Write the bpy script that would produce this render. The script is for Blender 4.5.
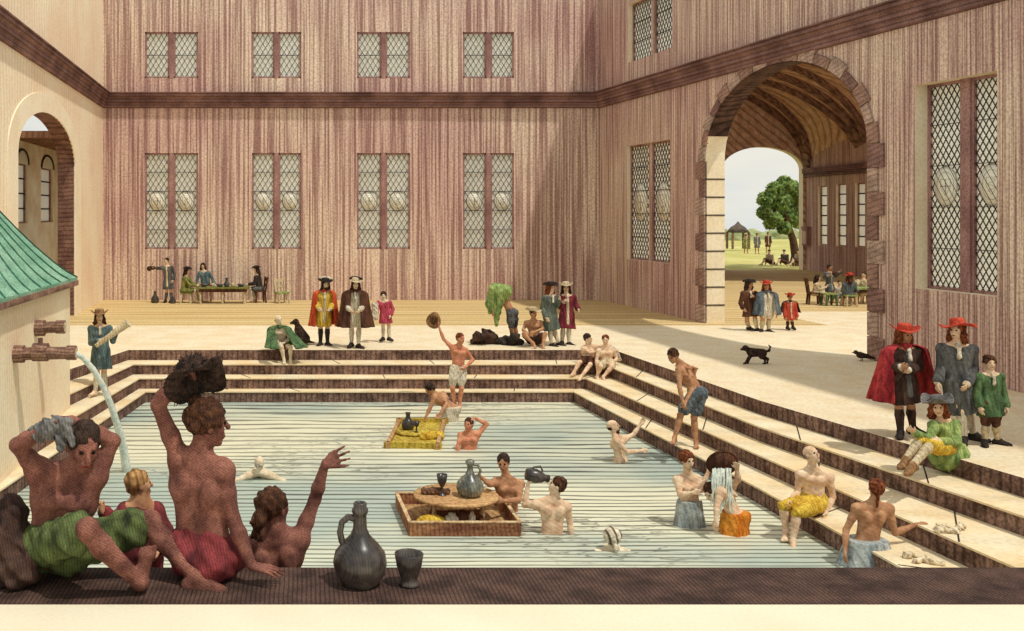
import bpy, math, random
import numpy as np
C = bpy.context.scene.collection
SC = bpy.context.scene
for o in list(bpy.data.objects): bpy.data.objects.remove(o)
R = math.radians
# ---------------------------------------------------------------- camera
EYE, FPX, CX, CY = 3.4, 1000.0, 300.0, 213.0
cam = bpy.data.cameras.new('camera'); camo = bpy.data.objects.new('camera', cam); C.objects.link(camo)
camo.location = (0, 0, EYE); camo.rotation_euler = (R(90), 0, 0)
cam.sensor_fit = 'HORIZONTAL'; cam.sensor_width = 36; cam.lens = FPX/1024*36
cam.shift_x = (512-CX)/1024; cam.shift_y = -(315.5-CY)/1024; cam.clip_end = 2000
SC.camera = camo
# ---------------------------------------------------------------- sky, sun, exposure
w = bpy.data.worlds.new('sky'); SC.world = w; w.use_nodes = True
wn = w.node_tree; wn.nodes.clear()
wo = wn.nodes.new('ShaderNodeOutputWorld'); wb = wn.nodes.new('ShaderNodeBackground')
wt = wn.nodes.new('ShaderNodeTexCoord'); wz = wn.nodes.new('ShaderNodeTexNoise'); wr = wn.nodes.new('ShaderNodeValToRGB')
wm = wn.nodes.new('ShaderNodeMapping'); wm.inputs['Scale'].default_value = (1, 1, 4)
wn.links.new(wt.outputs['Generated'], wm.inputs[0]); wn.links.new(wm.outputs[0], wz.inputs['Vector'])
wz.inputs['Scale'].default_value = 4; wz.inputs['Detail'].default_value = 5
wn.links.new(wz.outputs['Fac'], wr.inputs[0])
wr.color_ramp.elements[0].position = .38; wr.color_ramp.elements[0].color = (.70, .76, .80, 1)
wr.color_ramp.elements[1].position = .62; wr.color_ramp.elements[1].color = (.92, .90, .80, 1)
wn.links.new(wr.outputs[0], wb.inputs[0]); wb.inputs[1].default_value = .92
wn.links.new(wb.outputs[0], wo.inputs[0])
sd = bpy.data.lights.new('sun', 'SUN'); so = bpy.data.objects.new('sun', sd); C.objects.link(so)
sd.energy = 2.5; sd.angle = R(1.5); sd.color = (1, .96, .87)
SUNV = np.array([.30, -.30, .90])
from mathutils import Vector, Matrix
so.rotation_euler = Vector(SUNV.tolist()).to_track_quat('Z', 'Y').to_euler(); so.location = (30, -20, 60)
SC.view_settings.view_transform = 'Standard'; SC.view_settings.look = 'None'
SC.view_settings.gamma = 1; SC.view_settings.exposure = 0.0; SC.view_settings.use_curve_mapping = False

# ---------------------------------------------------------------- helpers
def A(*v): return np.array(v, float)
def nrm(v):
    v = np.asarray(v, float); return v/(np.linalg.norm(v)+1e-12)
def U(px, py, Y): return A((px-CX)/FPX*Y, Y, EYE-(py-CY)/FPX*Y)
def G(px, py, z=0):
    return U(px, py, (EYE-z)*FPX/(py-CY))
def srgb(c):
    return tuple((x/255/12.92 if x/255 <= .04045 else ((x/255+.055)/1.055)**2.4) for x in c)+(1,)
MATS = {}
def mat(key, c1, c2=None, scale=6, stretch=(1, 1, 1), rough=.85, lines=0, ldir=(0, 0, 1), lamp=.3, bump=0, p=(.35, .65), detail=4, spec=.15, c3=None, metal=0, wob=.25, grain=28, gs=.5):
    """procedural material: two-tone noise and, with lines>0, fine engraved strokes `lines` metres apart"""
    if key in MATS: return MATS[key]
    m = bpy.data.materials.new(key); m.use_nodes = True; nt = m.node_tree; N = nt.nodes; L = nt.links
    b = N['Principled BSDF']; b.inputs['Roughness'].default_value = rough; b.inputs['Specular IOR Level'].default_value = spec
    b.inputs['Metallic'].default_value = metal
    if c2 is None: c2 = tuple(x*.82 for x in c1)
    tc = N.new('ShaderNodeTexCoord'); mp = N.new('ShaderNodeMapping'); mp.inputs['Scale'].default_value = stretch
    L.new(tc.outputs['Object'], mp.inputs[0])
    nz = N.new('ShaderNodeTexNoise'); nz.inputs['Scale'].default_value = scale; nz.inputs['Detail'].default_value = detail
    L.new(mp.outputs[0], nz.inputs['Vector'])
    rp = N.new('ShaderNodeValToRGB'); rp.color_ramp.elements[0].position = p[0]; rp.color_ramp.elements[1].position = p[1]
    rp.color_ramp.elements[0].color = srgb(c2); rp.color_ramp.elements[1].color = srgb(c1)
    L.new(nz.outputs['Fac'], rp.inputs[0]); col = rp.outputs[0]
    if c3:
        n3 = N.new('ShaderNodeTexNoise'); n3.inputs['Scale'].default_value = .22; n3.inputs['Detail'].default_value = 3
        L.new(tc.outputs['Object'], n3.inputs['Vector'])
        r3 = N.new('ShaderNodeValToRGB'); r3.color_ramp.elements[0].position = .4; r3.color_ramp.elements[1].position = .62
        L.new(n3.outputs['Fac'], r3.inputs[0])
        mx = N.new('ShaderNodeMix'); mx.data_type = 'RGBA'; mx.blend_type = 'MULTIPLY'
        L.new(r3.outputs[0], mx.inputs['Factor']); L.new(col, mx.inputs['A']); mx.inputs['B'].default_value = srgb(c3); col = mx.outputs['Result']
    if lines:
        vd = N.new('ShaderNodeVectorMath'); vd.operation = 'DOT_PRODUCT'; vd.inputs[1].default_value = tuple(nrm(ldir))
        L.new(tc.outputs['Object'], vd.inputs[0])
        n2 = N.new('ShaderNodeTexNoise'); n2.inputs['Scale'].default_value = .35/lines/4; n2.inputs['Detail'].default_value = 2
        L.new(tc.outputs['Object'], n2.inputs['Vector'])
        mm = N.new('ShaderNodeMath'); mm.operation = 'MULTIPLY_ADD'; mm.inputs[1].default_value = lines*wob*8; L.new(n2.outputs['Fac'], mm.inputs[0]); L.new(vd.outputs['Value'], mm.inputs[2])
        m2 = N.new('ShaderNodeMath'); m2.operation = 'MULTIPLY'; m2.inputs[1].default_value = 2*math.pi/lines; L.new(mm.outputs[0], m2.inputs[0])
        m3 = N.new('ShaderNodeMath'); m3.operation = 'SINE'; L.new(m2.outputs[0], m3.inputs[0])
        m4 = N.new('ShaderNodeMapRange'); m4.inputs['From Min'].default_value = .1; m4.inputs['From Max'].default_value = .9
        m4.inputs['To Min'].default_value = 0; m4.inputs['To Max'].default_value = lamp; L.new(m3.outputs[0], m4.inputs['Value'])
        mx = N.new('ShaderNodeMix'); mx.data_type = 'RGBA'; mx.blend_type = 'MULTIPLY'; mx.inputs['B'].default_value = (.12, .09, .07, 1)
        L.new(m4.outputs[0], mx.inputs['Factor']); L.new(col, mx.inputs['A']); col = mx.outputs['Result']
    if grain:
        ng = N.new('ShaderNodeTexNoise'); ng.inputs['Scale'].default_value = grain; ng.inputs['Detail'].default_value = 1; L.new(tc.outputs['Object'], ng.inputs['Vector'])
        gr = N.new('ShaderNodeMapRange'); gr.inputs['From Min'].default_value = .36; gr.inputs['From Max'].default_value = .6; gr.inputs['To Min'].default_value = gs; gr.inputs['To Max'].default_value = 0; L.new(ng.outputs['Fac'], gr.inputs['Value'])
        mx = N.new('ShaderNodeMix'); mx.data_type = 'RGBA'; mx.blend_type = 'MULTIPLY'; mx.inputs['B'].default_value = (.22, .17, .14, 1)
        L.new(gr.outputs[0], mx.inputs['Factor']); L.new(col, mx.inputs['A']); col = mx.outputs['Result']
    L.new(col, b.inputs['Base Color'])
    if bump:
        bp = N.new('ShaderNodeBump'); bp.inputs['Strength'].default_value = bump; bp.inputs['Distance'].default_value = .02
        L.new(nz.outputs['Fac'], bp.inputs['Height']); L.new(bp.outputs[0], b.inputs['Normal'])
    MATS[key] = m; return m

def link(name, me, m, parent=None, loc=None, smooth=False):
    o = bpy.data.objects.new(name, me); C.objects.link(o)
    if m is not None: me.materials.append(m)
    if parent is not None: o.parent = parent
    if loc is not None: o.location = loc
    return o
def tag(o, label=None, cat=None, group=None, kind=None):
    if label: o['label'] = label
    if cat: o['category'] = cat
    if group: o['group'] = group
    if kind: o['kind'] = kind
    return o
def empty(name, loc, label=None, cat=None, group=None, kind=None, rz=0):
    o = bpy.data.objects.new(name, None); C.objects.link(o); o.location = tuple(loc); o.rotation_euler = (0, 0, rz)
    o.empty_display_size = .1
    return tag(o, label, cat, group, kind)

class MB:
    def __init__(s): s.v = []; s.f = []; s.sm = []
    def add(s, vs, fs, sm=False):
        n = len(s.v); s.v += [tuple(map(float, v)) for v in vs]; s.f += [tuple(n+i for i in f) for f in fs]; s.sm += [sm]*len(fs); return s
    def quad(s, a, b, c, d): return s.add([a, b, c, d], [(0, 1, 2, 3)])
    def box(s, lo, hi):
        x0, y0, z0 = lo; x1, y1, z1 = hi
        return s.obox([(x0+x1)/2, (y0+y1)/2, (z0+z1)/2], A(x1-x0, 0, 0)/2, A(0, y1-y0, 0)/2, A(0, 0, z1-z0)/2)
    def obox(s, c, a, b, d):
        c, a, b, d = [np.asarray(q, float) for q in (c, a, b, d)]
        vs = [c+i*a+j*b+k*d for i in (-1, 1) for j in (-1, 1) for k in (-1, 1)]
        fs = [(0, 1, 3, 2), (4, 6, 7, 5), (0, 4, 5, 1), (2, 3, 7, 6), (0, 2, 6, 4), (1, 5, 7, 3)]
        if np.dot(np.cross(a, b), d) < 0: fs = [f[::-1] for f in fs]
        return s.add(vs, fs)
    def bar(s, p, q, w, t, n=(0, 0, 1)):
        p = np.asarray(p, float); q = np.asarray(q, float); d = nrm(q-p); n = np.asarray(n, float); n = nrm(n-d*np.dot(n, d)); sd_ = np.cross(d, n)
        return s.obox((p+q)/2, (q-p)/2, sd_*w/2, n*t/2)
    def tube(s, pts, rad, n=10, cap=True):
        pts = [np.asarray(p, float) for p in pts]; m = len(pts)
        if not hasattr(rad, '__len__'): rad = [rad]*m
        vs = []; up = A(0, 0, 1)
        x = None
        for i, p in enumerate(pts):
            d = nrm(pts[min(i+1, m-1)]-pts[max(i-1, 0)])
            if x is None:
                x = np.cross(d, A(.3, .2, 1)); x = nrm(x)
            x = nrm(x-d*np.dot(x, d)); y = np.cross(d, x)
            for k in range(n):
                a = 2*math.pi*k/n; vs.append(p+(x*math.cos(a)+y*math.sin(a))*rad[i])
        fs = [(i*n+k, i*n+(k+1) % n, (i+1)*n+(k+1) % n, (i+1)*n+k) for i in range(m-1) for k in range(n)]
        s.add(vs, fs, True)
        if cap:
            s.add(vs[:n], [tuple(range(n))[::-1]]); s.add(vs[-n:], [tuple(range(n))])
        return s
    def lathe(s, prof, c=(0, 0, 0), n=24, axes=None, sx=1, sy=1):
        c = np.asarray(c, float); ax = [A(1, 0, 0), A(0, 1, 0), A(0, 0, 1)] if axes is None else [np.asarray(a, float) for a in axes]
        vs = []
        for r, z in prof:
            for k in range(n):
                a = 2*math.pi*k/n; vs.append(c+ax[0]*(r*math.cos(a)*sx)+ax[1]*(r*math.sin(a)*sy)+ax[2]*z)
        m = len(prof)
        fs = [(i*n+k, i*n+(k+1) % n, (i+1)*n+(k+1) % n, (i+1)*n+k) for i in range(m-1) for k in range(n)]
        return s.add(vs, fs, True)
    def build(s, name, m, parent=None, loc=None, off=None):
        me = bpy.data.meshes.new(name); v = s.v
        if off is not None: v = [(a[0]-off[0], a[1]-off[1], a[2]-off[2]) for a in v]
        me.from_pydata(v, [], s.f); me.polygons.foreach_set('use_smooth', s.sm); me.update()
        return link(name, me, m, parent, loc)

def sheet(fn, nu, nv, thick, closed=False, mb=None):
    """fn(u,v)->point; a surface given real thickness"""
    P = np.array([[fn(i/(nu if closed else nu-1), j/(nv-1)) for j in range(nv)] for i in range(nu)], float)
    du = (np.roll(P, -1, 0)-np.roll(P, 1, 0)) if closed else np.gradient(P, axis=0)
    dv = np.gradient(P, axis=1); nn = np.cross(du, dv); ln = np.linalg.norm(nn, axis=2, keepdims=True)
    nn = np.where(ln > 1e-9, nn/(ln+1e-12), 0)
    # average normals where degenerate
    Q = P-nn*thick
    mb = mb or MB(); n = nu*nv
    vs = np.concatenate([P.reshape(-1, 3), Q.reshape(-1, 3)]); fs = []
    id_ = lambda i, j: (i % nu)*nv+j
    for i in range(nu if closed else nu-1):
        for j in range(nv-1):
            a, b, c, d = id_(i, j), id_(i+1, j), id_(i+1, j+1), id_(i, j+1)
            fs.append((a, b, c, d)); fs.append((n+d, n+c, n+b, n+a))
    for i in range(nu if closed else nu-1):
        for j, fl in ((0, 0), (nv-1, 1)):
            a, b = id_(i, j), id_(i+1, j); f = (a, n+a, n+b, b); fs.append(f if not fl else f[::-1])
    if not closed:
        for j in range(nv-1):
            for i, fl in ((0, 1), (nu-1, 0)):
                a, b = id_(i, j), id_(i, j+1); f = (a, n+a, n+b, b); fs.append(f if not fl else f[::-1])
    mb.add(vs, fs, True); return mb

# ---------------------------------------------------------------- rounded-form mesher (smooth union of tapered limbs, one skin)
class Form:
    def __init__(s): s.p = []
    def cap(s, a, b, ra, rb=None, k=.02, flat=None, sub=False):
        s.p.append(('c', np.asarray(a, float), np.asarray(b, float), ra, ra if rb is None else rb, k, flat, sub)); return s
    def ell(s, c, ax, r, k=.02, sub=False):
        s.p.append(('e', np.asarray(c, float), np.array(ax, float), np.asarray(r, float), k, sub)); return s
    def ball(s, c, r, k=.02, sub=False): return s.cap(c, np.asarray(c)+A(0, 0, 1e-4), r, r, k, None, sub)
    def mesh(s, vox, disp=None, clip=None):
        lo = np.full(3, 1e9); hi = -lo; bb = []
        for q in s.p:
            if q[0] == 'c':
                r = max(q[3], q[4])+q[5]+2*vox; l = np.minimum(q[1], q[2])-r; h = np.maximum(q[1], q[2])+r
            else:
                r = q[3].max()+q[4]+2*vox; l = q[1]-r; h = q[1]+r
            bb.append((l, h))
            if not q[-1]: lo = np.minimum(lo, l); hi = np.maximum(hi, h)
        lo -= .02+vox; hi += .02+vox
        n = np.ceil((hi-lo)/vox).astype(int)+1
        F_ = np.full(tuple(n), 1.0, np.float32)
        ax = [lo[i]+np.arange(n[i])*vox for i in range(3)]
        for q, (l, h) in zip(s.p, bb):
            i0 = np.clip(np.floor((l-lo)/vox).astype(int), 0, n-1); i1 = np.clip(np.ceil((h-lo)/vox).astype(int)+1, 1, n)
            if np.any(i1 <= i0): continue
            sl = tuple(slice(i0[i], i1[i]) for i in range(3))
            X, Y, Z = np.meshgrid(ax[0][sl[0]], ax[1][sl[1]], ax[2][sl[2]], indexing='ij')
            if q[0] == 'c':
                a, b, ra, rb, k, flat, sub = q[1:]
                if flat is not None:
                    fn, fs = flat; fn = nrm(fn); mid = (a+b)/2
                    t = ((X-mid[0])*fn[0]+(Y-mid[1])*fn[1]+(Z-mid[2])*fn[2])*(1/fs-1); X = X+fn[0]*t; Y = Y+fn[1]*t; Z = Z+fn[2]*t
                ba = b-a; L2 = max(ba@ba, 1e-12)
                t = np.clip(((X-a[0])*ba[0]+(Y-a[1])*ba[1]+(Z-a[2])*ba[2])/L2, 0, 1)
                d = np.sqrt((X-a[0]-t*ba[0])**2+(Y-a[1]-t*ba[1])**2+(Z-a[2]-t*ba[2])**2)-(ra+(rb-ra)*t)
            else:
                c, M_, r, k, sub = q[1:]
                D = [X-c[0], Y-c[1], Z-c[2]]
                e = [(D[0]*M_[i][0]+D[1]*M_[i][1]+D[2]*M_[i][2])/r[i] for i in range(3)]
                k0 = np.sqrt(e[0]**2+e[1]**2+e[2]**2); k1 = np.sqrt((e[0]/r[0])**2+(e[1]/r[1])**2+(e[2]/r[2])**2)+1e-9
                d = k0*(k0-1)/k1
            S_ = F_[sl]
            if sub:
                d = -d; hh = np.clip(.5-.5*(d-S_)/k*-1, 0, 1); hh = np.clip(.5+.5*(d-S_)/k, 0, 1)
                F_[sl] = S_*(1-hh)+d*hh+k*hh*(1-hh)
            else:
                hh = np.clip(.5+.5*(S_-d)/k, 0, 1); F_[sl] = S_*(1-hh)+d*hh-k*hh*(1-hh)
        if disp is not None or clip is not None:
            X, Y, Z = np.meshgrid(*ax, indexing='ij')
            if disp is not None: F_ = F_+disp(X, Y, Z).astype(np.float32)
            if clip is not None: F_ = np.maximum(F_, clip(X, Y, Z).astype(np.float32))
        F_[0], F_[-1], F_[:, 0], F_[:, -1], F_[:, :, 0], F_[:, :, -1] = (.1,)*6
        return nets(F_, lo, vox)
    def build(s, name, m, vox, parent=None, off=(0, 0, 0), disp=None, clip=None):
        v, f = s.mesh(vox, disp, clip); v = v-np.asarray(off)
        me = bpy.data.meshes.new(name); me.from_pydata(v.tolist(), [], f.tolist())
        me.polygons.foreach_set('use_smooth', [True]*len(f)); me.update()
        return link(name, me, m, parent)

def nets(F_, lo, vox):
    s = F_ < 0; n = F_.shape
    c = np.zeros((n[0]-1, n[1]-1, n[2]-1), np.int8)
    for i in (0, 1):
        for j in (0, 1):
            for k in (0, 1): c += s[i:n[0]-1+i, j:n[1]-1+j, k:n[2]-1+k]
    act = (c > 0) & (c < 8); I = np.argwhere(act)
    if len(I) == 0: return np.zeros((0, 3)), np.zeros((0, 4), int)
    idx = np.full(act.shape, -1, np.int64); idx[act] = np.arange(len(I))
    acc = np.zeros((len(I), 3)); cnt = np.zeros(len(I))
    for a in range(3):
        o1, o2 = [q for q in range(3) if q != a]
        for p in (0, 1):
            for q in (0, 1):
                of = [0, 0, 0]; of[o1] = p; of[o2] = q; of2 = list(of); of2[a] = 1
                J = I+of; K = I+of2
                f0 = F_[J[:, 0], J[:, 1], J[:, 2]]; f1 = F_[K[:, 0], K[:, 1], K[:, 2]]
                x = (f0 < 0) != (f1 < 0); t = np.where(x, f0/(f0-f1+1e-20), 0)
                P = np.tile(np.array(of, float), (len(I), 1)); P[:, a] = t
                acc += np.where(x[:, None], P, 0); cnt += x
    V = (I+acc/np.maximum(cnt, 1)[:, None])*vox+lo
    Fs = []
    for a in range(3):
        o1, o2 = [(1, 2), (2, 0), (0, 1)][a]
        sl0 = [slice(None)]*3; sl1 = [slice(None)]*3; sl0[a] = slice(0, -1); sl1[a] = slice(1, None)
        x = s[tuple(sl0)] != s[tuple(sl1)]; E = np.argwhere(x)
        ok = (E[:, o1] > 0) & (E[:, o2] > 0) & (E[:, o1] < n[o1]-1) & (E[:, o2] < n[o2]-1); E = E[ok]
        ins = s[E[:, 0], E[:, 1], E[:, 2]]
        def cell(d1, d2):
            Q = E.copy(); Q[:, o1] += d1; Q[:, o2] += d2; return idx[Q[:, 0], Q[:, 1], Q[:, 2]]
        q = np.stack([cell(-1, -1), cell(0, -1), cell(0, 0), cell(-1, 0)], 1)
        q = np.where(ins[:, None], q, q[:, ::-1]); Fs.append(q)
    return V, np.concatenate(Fs)
# ---------------------------------------------------------------- colours
def skinmat(kind):
    T = {'pale': ((246, 218, 184), (216, 174, 140)), 'white': ((240, 226, 196), (214, 190, 158)), 'pink': ((226, 160, 124), (196, 122, 92)),
         'brown': ((162, 108, 92), (104, 66, 58)), 'dark': ((128, 78, 64), (86, 50, 42)), 'tan': ((204, 156, 118), (168, 118, 86))}
    a, b = T[kind]
    if kind in ('brown', 'dark'): return mat('skin_'+kind, a, b, 9, lines=.012, ldir=(.6, .3, 1), lamp=.30, grain=110, gs=.45)
    return mat('skin_'+kind, a, b, 9, lines=.05, ldir=(.6, .3, 1), lamp=.14, grain=40, gs=.15)
def cloth(key, c1, c2=None, scale=10, lines=.05, ldir=(1, .4, .15), lamp=.3, **k):
    return mat('cloth_'+key, c1, c2 or tuple(x*.62 for x in c1), scale, lines=lines, ldir=ldir, lamp=lamp, **k)
CL = dict(
    green=((112, 126, 74), (58, 68, 42)), lime=((178, 198, 120), (104, 132, 76)), maroon=((150, 66, 68), (86, 40, 44)), red=((206, 74, 74), (140, 40, 48)),
    orange=((228, 104, 58), (176, 66, 40)), yellow=((240, 208, 84), (198, 154, 50)), brown=((112, 74, 54), (68, 42, 34)), darkbrown=((94, 70, 60), (52, 38, 34)),
    blue=((122, 144, 144), (72, 92, 96)), slate=((118, 118, 114), (72, 72, 72)), greygreen=((120, 130, 116), (76, 84, 78)), wine=((150, 62, 72), (92, 34, 44)),
    white=((240, 230, 206), (206, 192, 166)), paleblue=((200, 206, 200), (140, 152, 156)), cream=((232, 216, 180), (196, 176, 140)), pink=((214, 96, 112), (170, 60, 80)),
    black=((74, 64, 60), (42, 36, 34)), grey=((134, 132, 128), (92, 90, 90)), tan=((176, 136, 96), (134, 98, 66)), olive=((150, 150, 84), (98, 104, 56)),
    amber=((240, 164, 66), (208, 112, 30)), deepgreen=((106, 136, 90), (54, 78, 52)), redhat=((222, 96, 70), (164, 54, 42)), steel=((120, 132, 138), (74, 84, 92)))
HAIR = dict(brown=((104, 68, 46), (62, 38, 28)), dark=((82, 62, 52), (44, 34, 30)), auburn=((150, 84, 50), (98, 50, 32)), blond=((196, 150, 96), (146, 102, 62)), grey=((170, 158, 140), (112, 102, 92)), white=((226, 216, 196), (170, 158, 140)))
def cm(c, fine=False):
    a, b = CL[c]
    return cloth(c+('_fine' if fine else ''), a, b, 14 if fine else 9, lines=.014 if fine else .055, lamp=.35 if fine else .3, grain=110 if fine else 32, gs=.38, p=(.34, .66), stretch=(1, 1, .3))
def hm(c, fine=False):
    a, b = HAIR[c]; return mat('hair_'+c+('_f' if fine else ''), a, b, 30 if fine else 16, lines=.012 if fine else .04, ldir=(1, .5, .1), lamp=.5, wob=.5, grain=90 if fine else 32)
UP = A(0, 0, 1)

def hand_prims(F, wr, d, side, n, u, vox, curl=.35, spread=1.0, k=.008):
    """palm, five unequal bent fingers; side = towards the thumb, n = palm normal (fingers bend to n)"""
    d = nrm(d); side = nrm(side-d*np.dot(side, d)); n = np.cross(d, side) if np.dot(np.cross(d, side), n) > 0 else -np.cross(d, side)
    mr = vox*.62
    pr = max(.014*u, mr)
    kn = []
    for i in range(4):
        o = (1.5-i)
        a = wr+side*o*.010*u; b = wr+d*(.088-.004*abs(i-1))*u+side*o*.0205*u*spread
        F.cap(a, b, pr*1.05, pr*.9, .012); kn.append(b)
    L = [.066, .076, .070, .054]
    for i in range(4):
        o = (1.5-i); r = max(.0090*u, mr)
        fd = nrm(d+side*o*.10*spread); c1 = curl*(1+.12*i)
        m1 = kn[i]+(fd*math.cos(c1)+n*math.sin(c1))*L[i]*.52*u
        c2 = c1+curl*1.3
        e = m1+(fd*math.cos(c2)+n*math.sin(c2))*L[i]*.55*u
        F.cap(kn[i], m1, r, r*.95, k); F.cap(m1, e, r*.95, r*.82, k)
    r = max(.011*u, mr)
    t0 = wr+side*.018*u+d*.022*u; t1 = t0+nrm(side*.8+d*.75+n*.35)*.042*u; t2 = t1+nrm(side*.35+d*.9+n*.4)*.038*u
    F.cap(t0, t1, r*1.15, r, .012); F.cap(t1, t2, r, r*.85, k)

def foot_prims(F, an, td, u, vox, infl=0, toes=True):
    td = nrm(td); n = UP if abs(td[2]) < .8 else A(0, -1, 0)
    n = nrm(n-td*np.dot(n, td)); s = np.cross(td, n)
    heel = an-n*.045*u-td*.045*u; ball = an-n*.062*u+td*.13*u
    F.cap(an, heel, .036*u+infl, .034*u+infl, .02); F.cap(heel, ball, .034*u+infl, .030*u+infl, .02)
    F.cap(an+td*.01*u, ball, .034*u+infl, .024*u+infl, .03)
    F.cap(ball-s*.022*u, ball+s*.022*u, .022*u+infl, .024*u+infl, .015)
    if toes:
        for i in range(5):
            o = (i-2)/2.; r = max((.014-.0016*i)*u, vox*.55)
            b = ball+s*o*-.034*u; F.cap(b, b+td*(.050-.006*i)*u-n*.006*u, r, r*.85, .006)
    else: F.cap(ball, ball+td*.06*u, .028*u+infl, .020*u+infl, .02)

def person(label, Y, J, u=1.0, skin='pale', f=(0, -1, 0), bf=None, wear=(), hair=None, curl=.35, group=None, female=False, up=None, vox=None, toes=True, groundz=None, hands=None, face=True, palm=None):
    ppm = 1000./Y
    vox = vox or min(max(.85/ppm, .0085), .019)
    W = {}
    for k, p in J.items():
        if k in ('ta', 'tb'): W[k] = nrm(A(*p)); continue
        W[k] = U(p[0], p[1], Y+(p[2] if len(p) > 2 else 0))
    hd, nk, pv = W['hd'], W['nk'], W['pv']
    f = nrm(A(*f)); bf = nrm(A(*bf)) if bf is not None else nrm(A(f[0], f[1], 0))
    axis = nrm(nk-pv)
    if 'sa' in W and 'sb' in W: s = nrm(W['sb']-W['sa'])
    else:
        s = np.cross(bf, UP); s = nrm(s); s = s if s[0] >= 0 else -s
    bf = nrm(bf-s*np.dot(bf, s)*.9)
    hw = (.165 if female else .185)*u
    if 'sa' not in W: W['sa'] = nk-axis*.055*u-s*hw
    if 'sb' not in W: W['sb'] = nk-axis*.055*u+s*hw
    W['ha'] = pv-s*.085*u; W['hb'] = pv+s*.085*u
    for q in 'ab':
        if 'e'+q not in W: W['e'+q] = W['s'+q]+A(0, 0, -.28*u)+(-s if q == 'a' else s)*.05*u
        if 'w'+q not in W: W['w'+q] = W['e'+q]+A(0, 0, -.23*u)+bf*.08*u
        if 'k'+q not in W: W['k'+q] = W['h'+q]+A(0, 0, -.43*u)+bf*.03*u
        if 'a'+q not in W: W['a'+q] = W['k'+q]+A(0, 0, -.40*u)-bf*.02*u
        if 't'+q not in W: W['t'+q] = bf
    # head frame
    hu = nrm(A(*up)) if up is not None else nrm(nrm(hd-nk)*.5+UP)
    hu = nrm(hu-f*np.dot(hu, f)); hr = np.cross(f, hu)
    W.update(f=f, hu=hu, hr=hr, bf=bf, s=s, u=u, vox=vox, axis=axis)
    F = Form()
    AX = [hr, f, hu]
    X = lambda a, b, c: hd+(hr*a+f*b+hu*c)*u
    # head
    F.ell(X(0, -.012, .032), AX, A(.076, .096, .084)*u, .02)
    F.ell(X(0, .016, -.035), AX, A(.060, .072, .082)*u, .03)
    F.ball(X(0, .062, -.098), .022*u, .02)
    if face:
        F.cap(X(-.03, .074, .030), X(.03, .074, .030), .013*u, .013*u, .012)
        for q in (-1, 1):
            F.ball(X(q*.031, .094, .012), .013*u, .012, sub=True)
            F.ell(X(q*.040, .058, -.022), AX, A(.02, .018, .02)*u, .02)
            F.ell(X(q*.077, -.008, -.005), AX, A(max(.010*u, vox*.6), .019*u, .031*u), .008)
        F.cap(X(0, .088, .018), X(0, .112, -.020), .009*u, .015*u, .010)
        F.cap(X(-.018, .083, -.052), X(.018, .083, -.052), .009*u, .009*u, .008)
        F.cap(X(-.015, .082, -.069), X(.015, .082, -.069), .010*u, .010*u, .008)
    F.cap(nk-axis*.03*u, X(0, -.022, -.045), .060*u, .050*u, .02)
    # torso
    dressed = any((q if isinstance(q, str) else q[0]) in ('coat', 'shirt') for q in wear)
    c1 = nk-axis*.15*u; L_ = np.linalg.norm(nk-pv); wa = pv+(nk-pv)*.34
    fl = (bf, .78)
    mw = 1.0 if not female else .88
    for q in (-1, 1):
        F.cap(c1+s*q*.070*u*mw, wa+s*q*.042*u, .100*u*mw, .086*u*mw, .04, fl)
        F.cap(wa+s*q*.042*u, pv+s*q*.062*u, .086*u*mw, .104*u, .05, fl)
        sh = W['sa'] if q < 0 else W['sb']
        F.cap(nk-axis*.045*u+s*q*.05*u, sh, .058*u, .058*u, .04)
        F.cap(nk+axis*.03*u+s*q*.015*u, sh, .042*u, .036*u, .04)
        F.cap(c1+s*q*.085*u*mw, sh, .080*u*mw, .055*u, .04)
        if not dressed: F.ball(pv-bf*.045*u+s*q*.062*u-axis*.03*u, .092*u, .04)
        if dressed: continue
        if female: F.ball(c1+bf*.085*u+s*q*.065*u-axis*.02*u, .058*u, .025)
        else: F.ell(c1+bf*.078*u+s*q*.062*u+axis*.02*u, [s, bf, axis], A(.072, .030, .050)*u, .015)
        F.ell(c1-bf*.080*u+s*q*.080*u+axis*.0*u, [s, bf, axis], A(.050, .026, .075)*u, .015)
    if not dressed: F.cap(c1-bf*.118*u, pv-bf*.112*u+axis*.06*u, .012*u, .012*u, .03, None, True)
    F.cap(c1+bf*.118*u+axis*.0*u, wa+bf*.104*u, .008*u, .008*u, .025, None, True)
    if not female and not dressed:
        for t in (.25, .5, .75):
            p = c1+(wa-c1)*t*1.2+bf*.108*u; F.cap(p-s*.04*u, p+s*.04*u, .005*u, .005*u, .02, None, True)
    # limbs
    for q in 'ab':
        sg = -1 if q == 'a' else 1
        S_, E, Wr = W['s'+q], W['e'+q], W['w'+q]
        m = S_+(E-S_)*.45
        F.ball(S_, .060*u, .03); F.cap(S_, m, .050*u, .047*u, .03); F.cap(m, E, .047*u, .036*u, .02)
        m = E+(Wr-E)*.32
        F.cap(E, m, .037*u, .040*u, .02); F.cap(m, Wr, .040*u, .025*u, .02)
        d = nrm(Wr-E)
        hs = (hands or {}).get(q, {})
        d = nrm(A(*hs['d'])) if 'd' in hs else d
        n = A(*hs['n']) if 'n' in hs else -s*sg-bf*.3
        n = nrm(n-d*np.dot(n, d))
        sd_ = np.cross(d, n); pref = A(*hs['t']) if 't' in hs else bf+UP*.6
        if np.dot(sd_, pref) < 0: sd_ = -sd_
        hand_prims(F, Wr, d, sd_, n, u, vox, hs.get('curl', curl), hs.get('spread', 1))
        H_, K_, An = W['h'+q], W['k'+q], W['a'+q]
        m = H_+(K_-H_)*.35
        tk = .86 if dressed else 1
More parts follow.
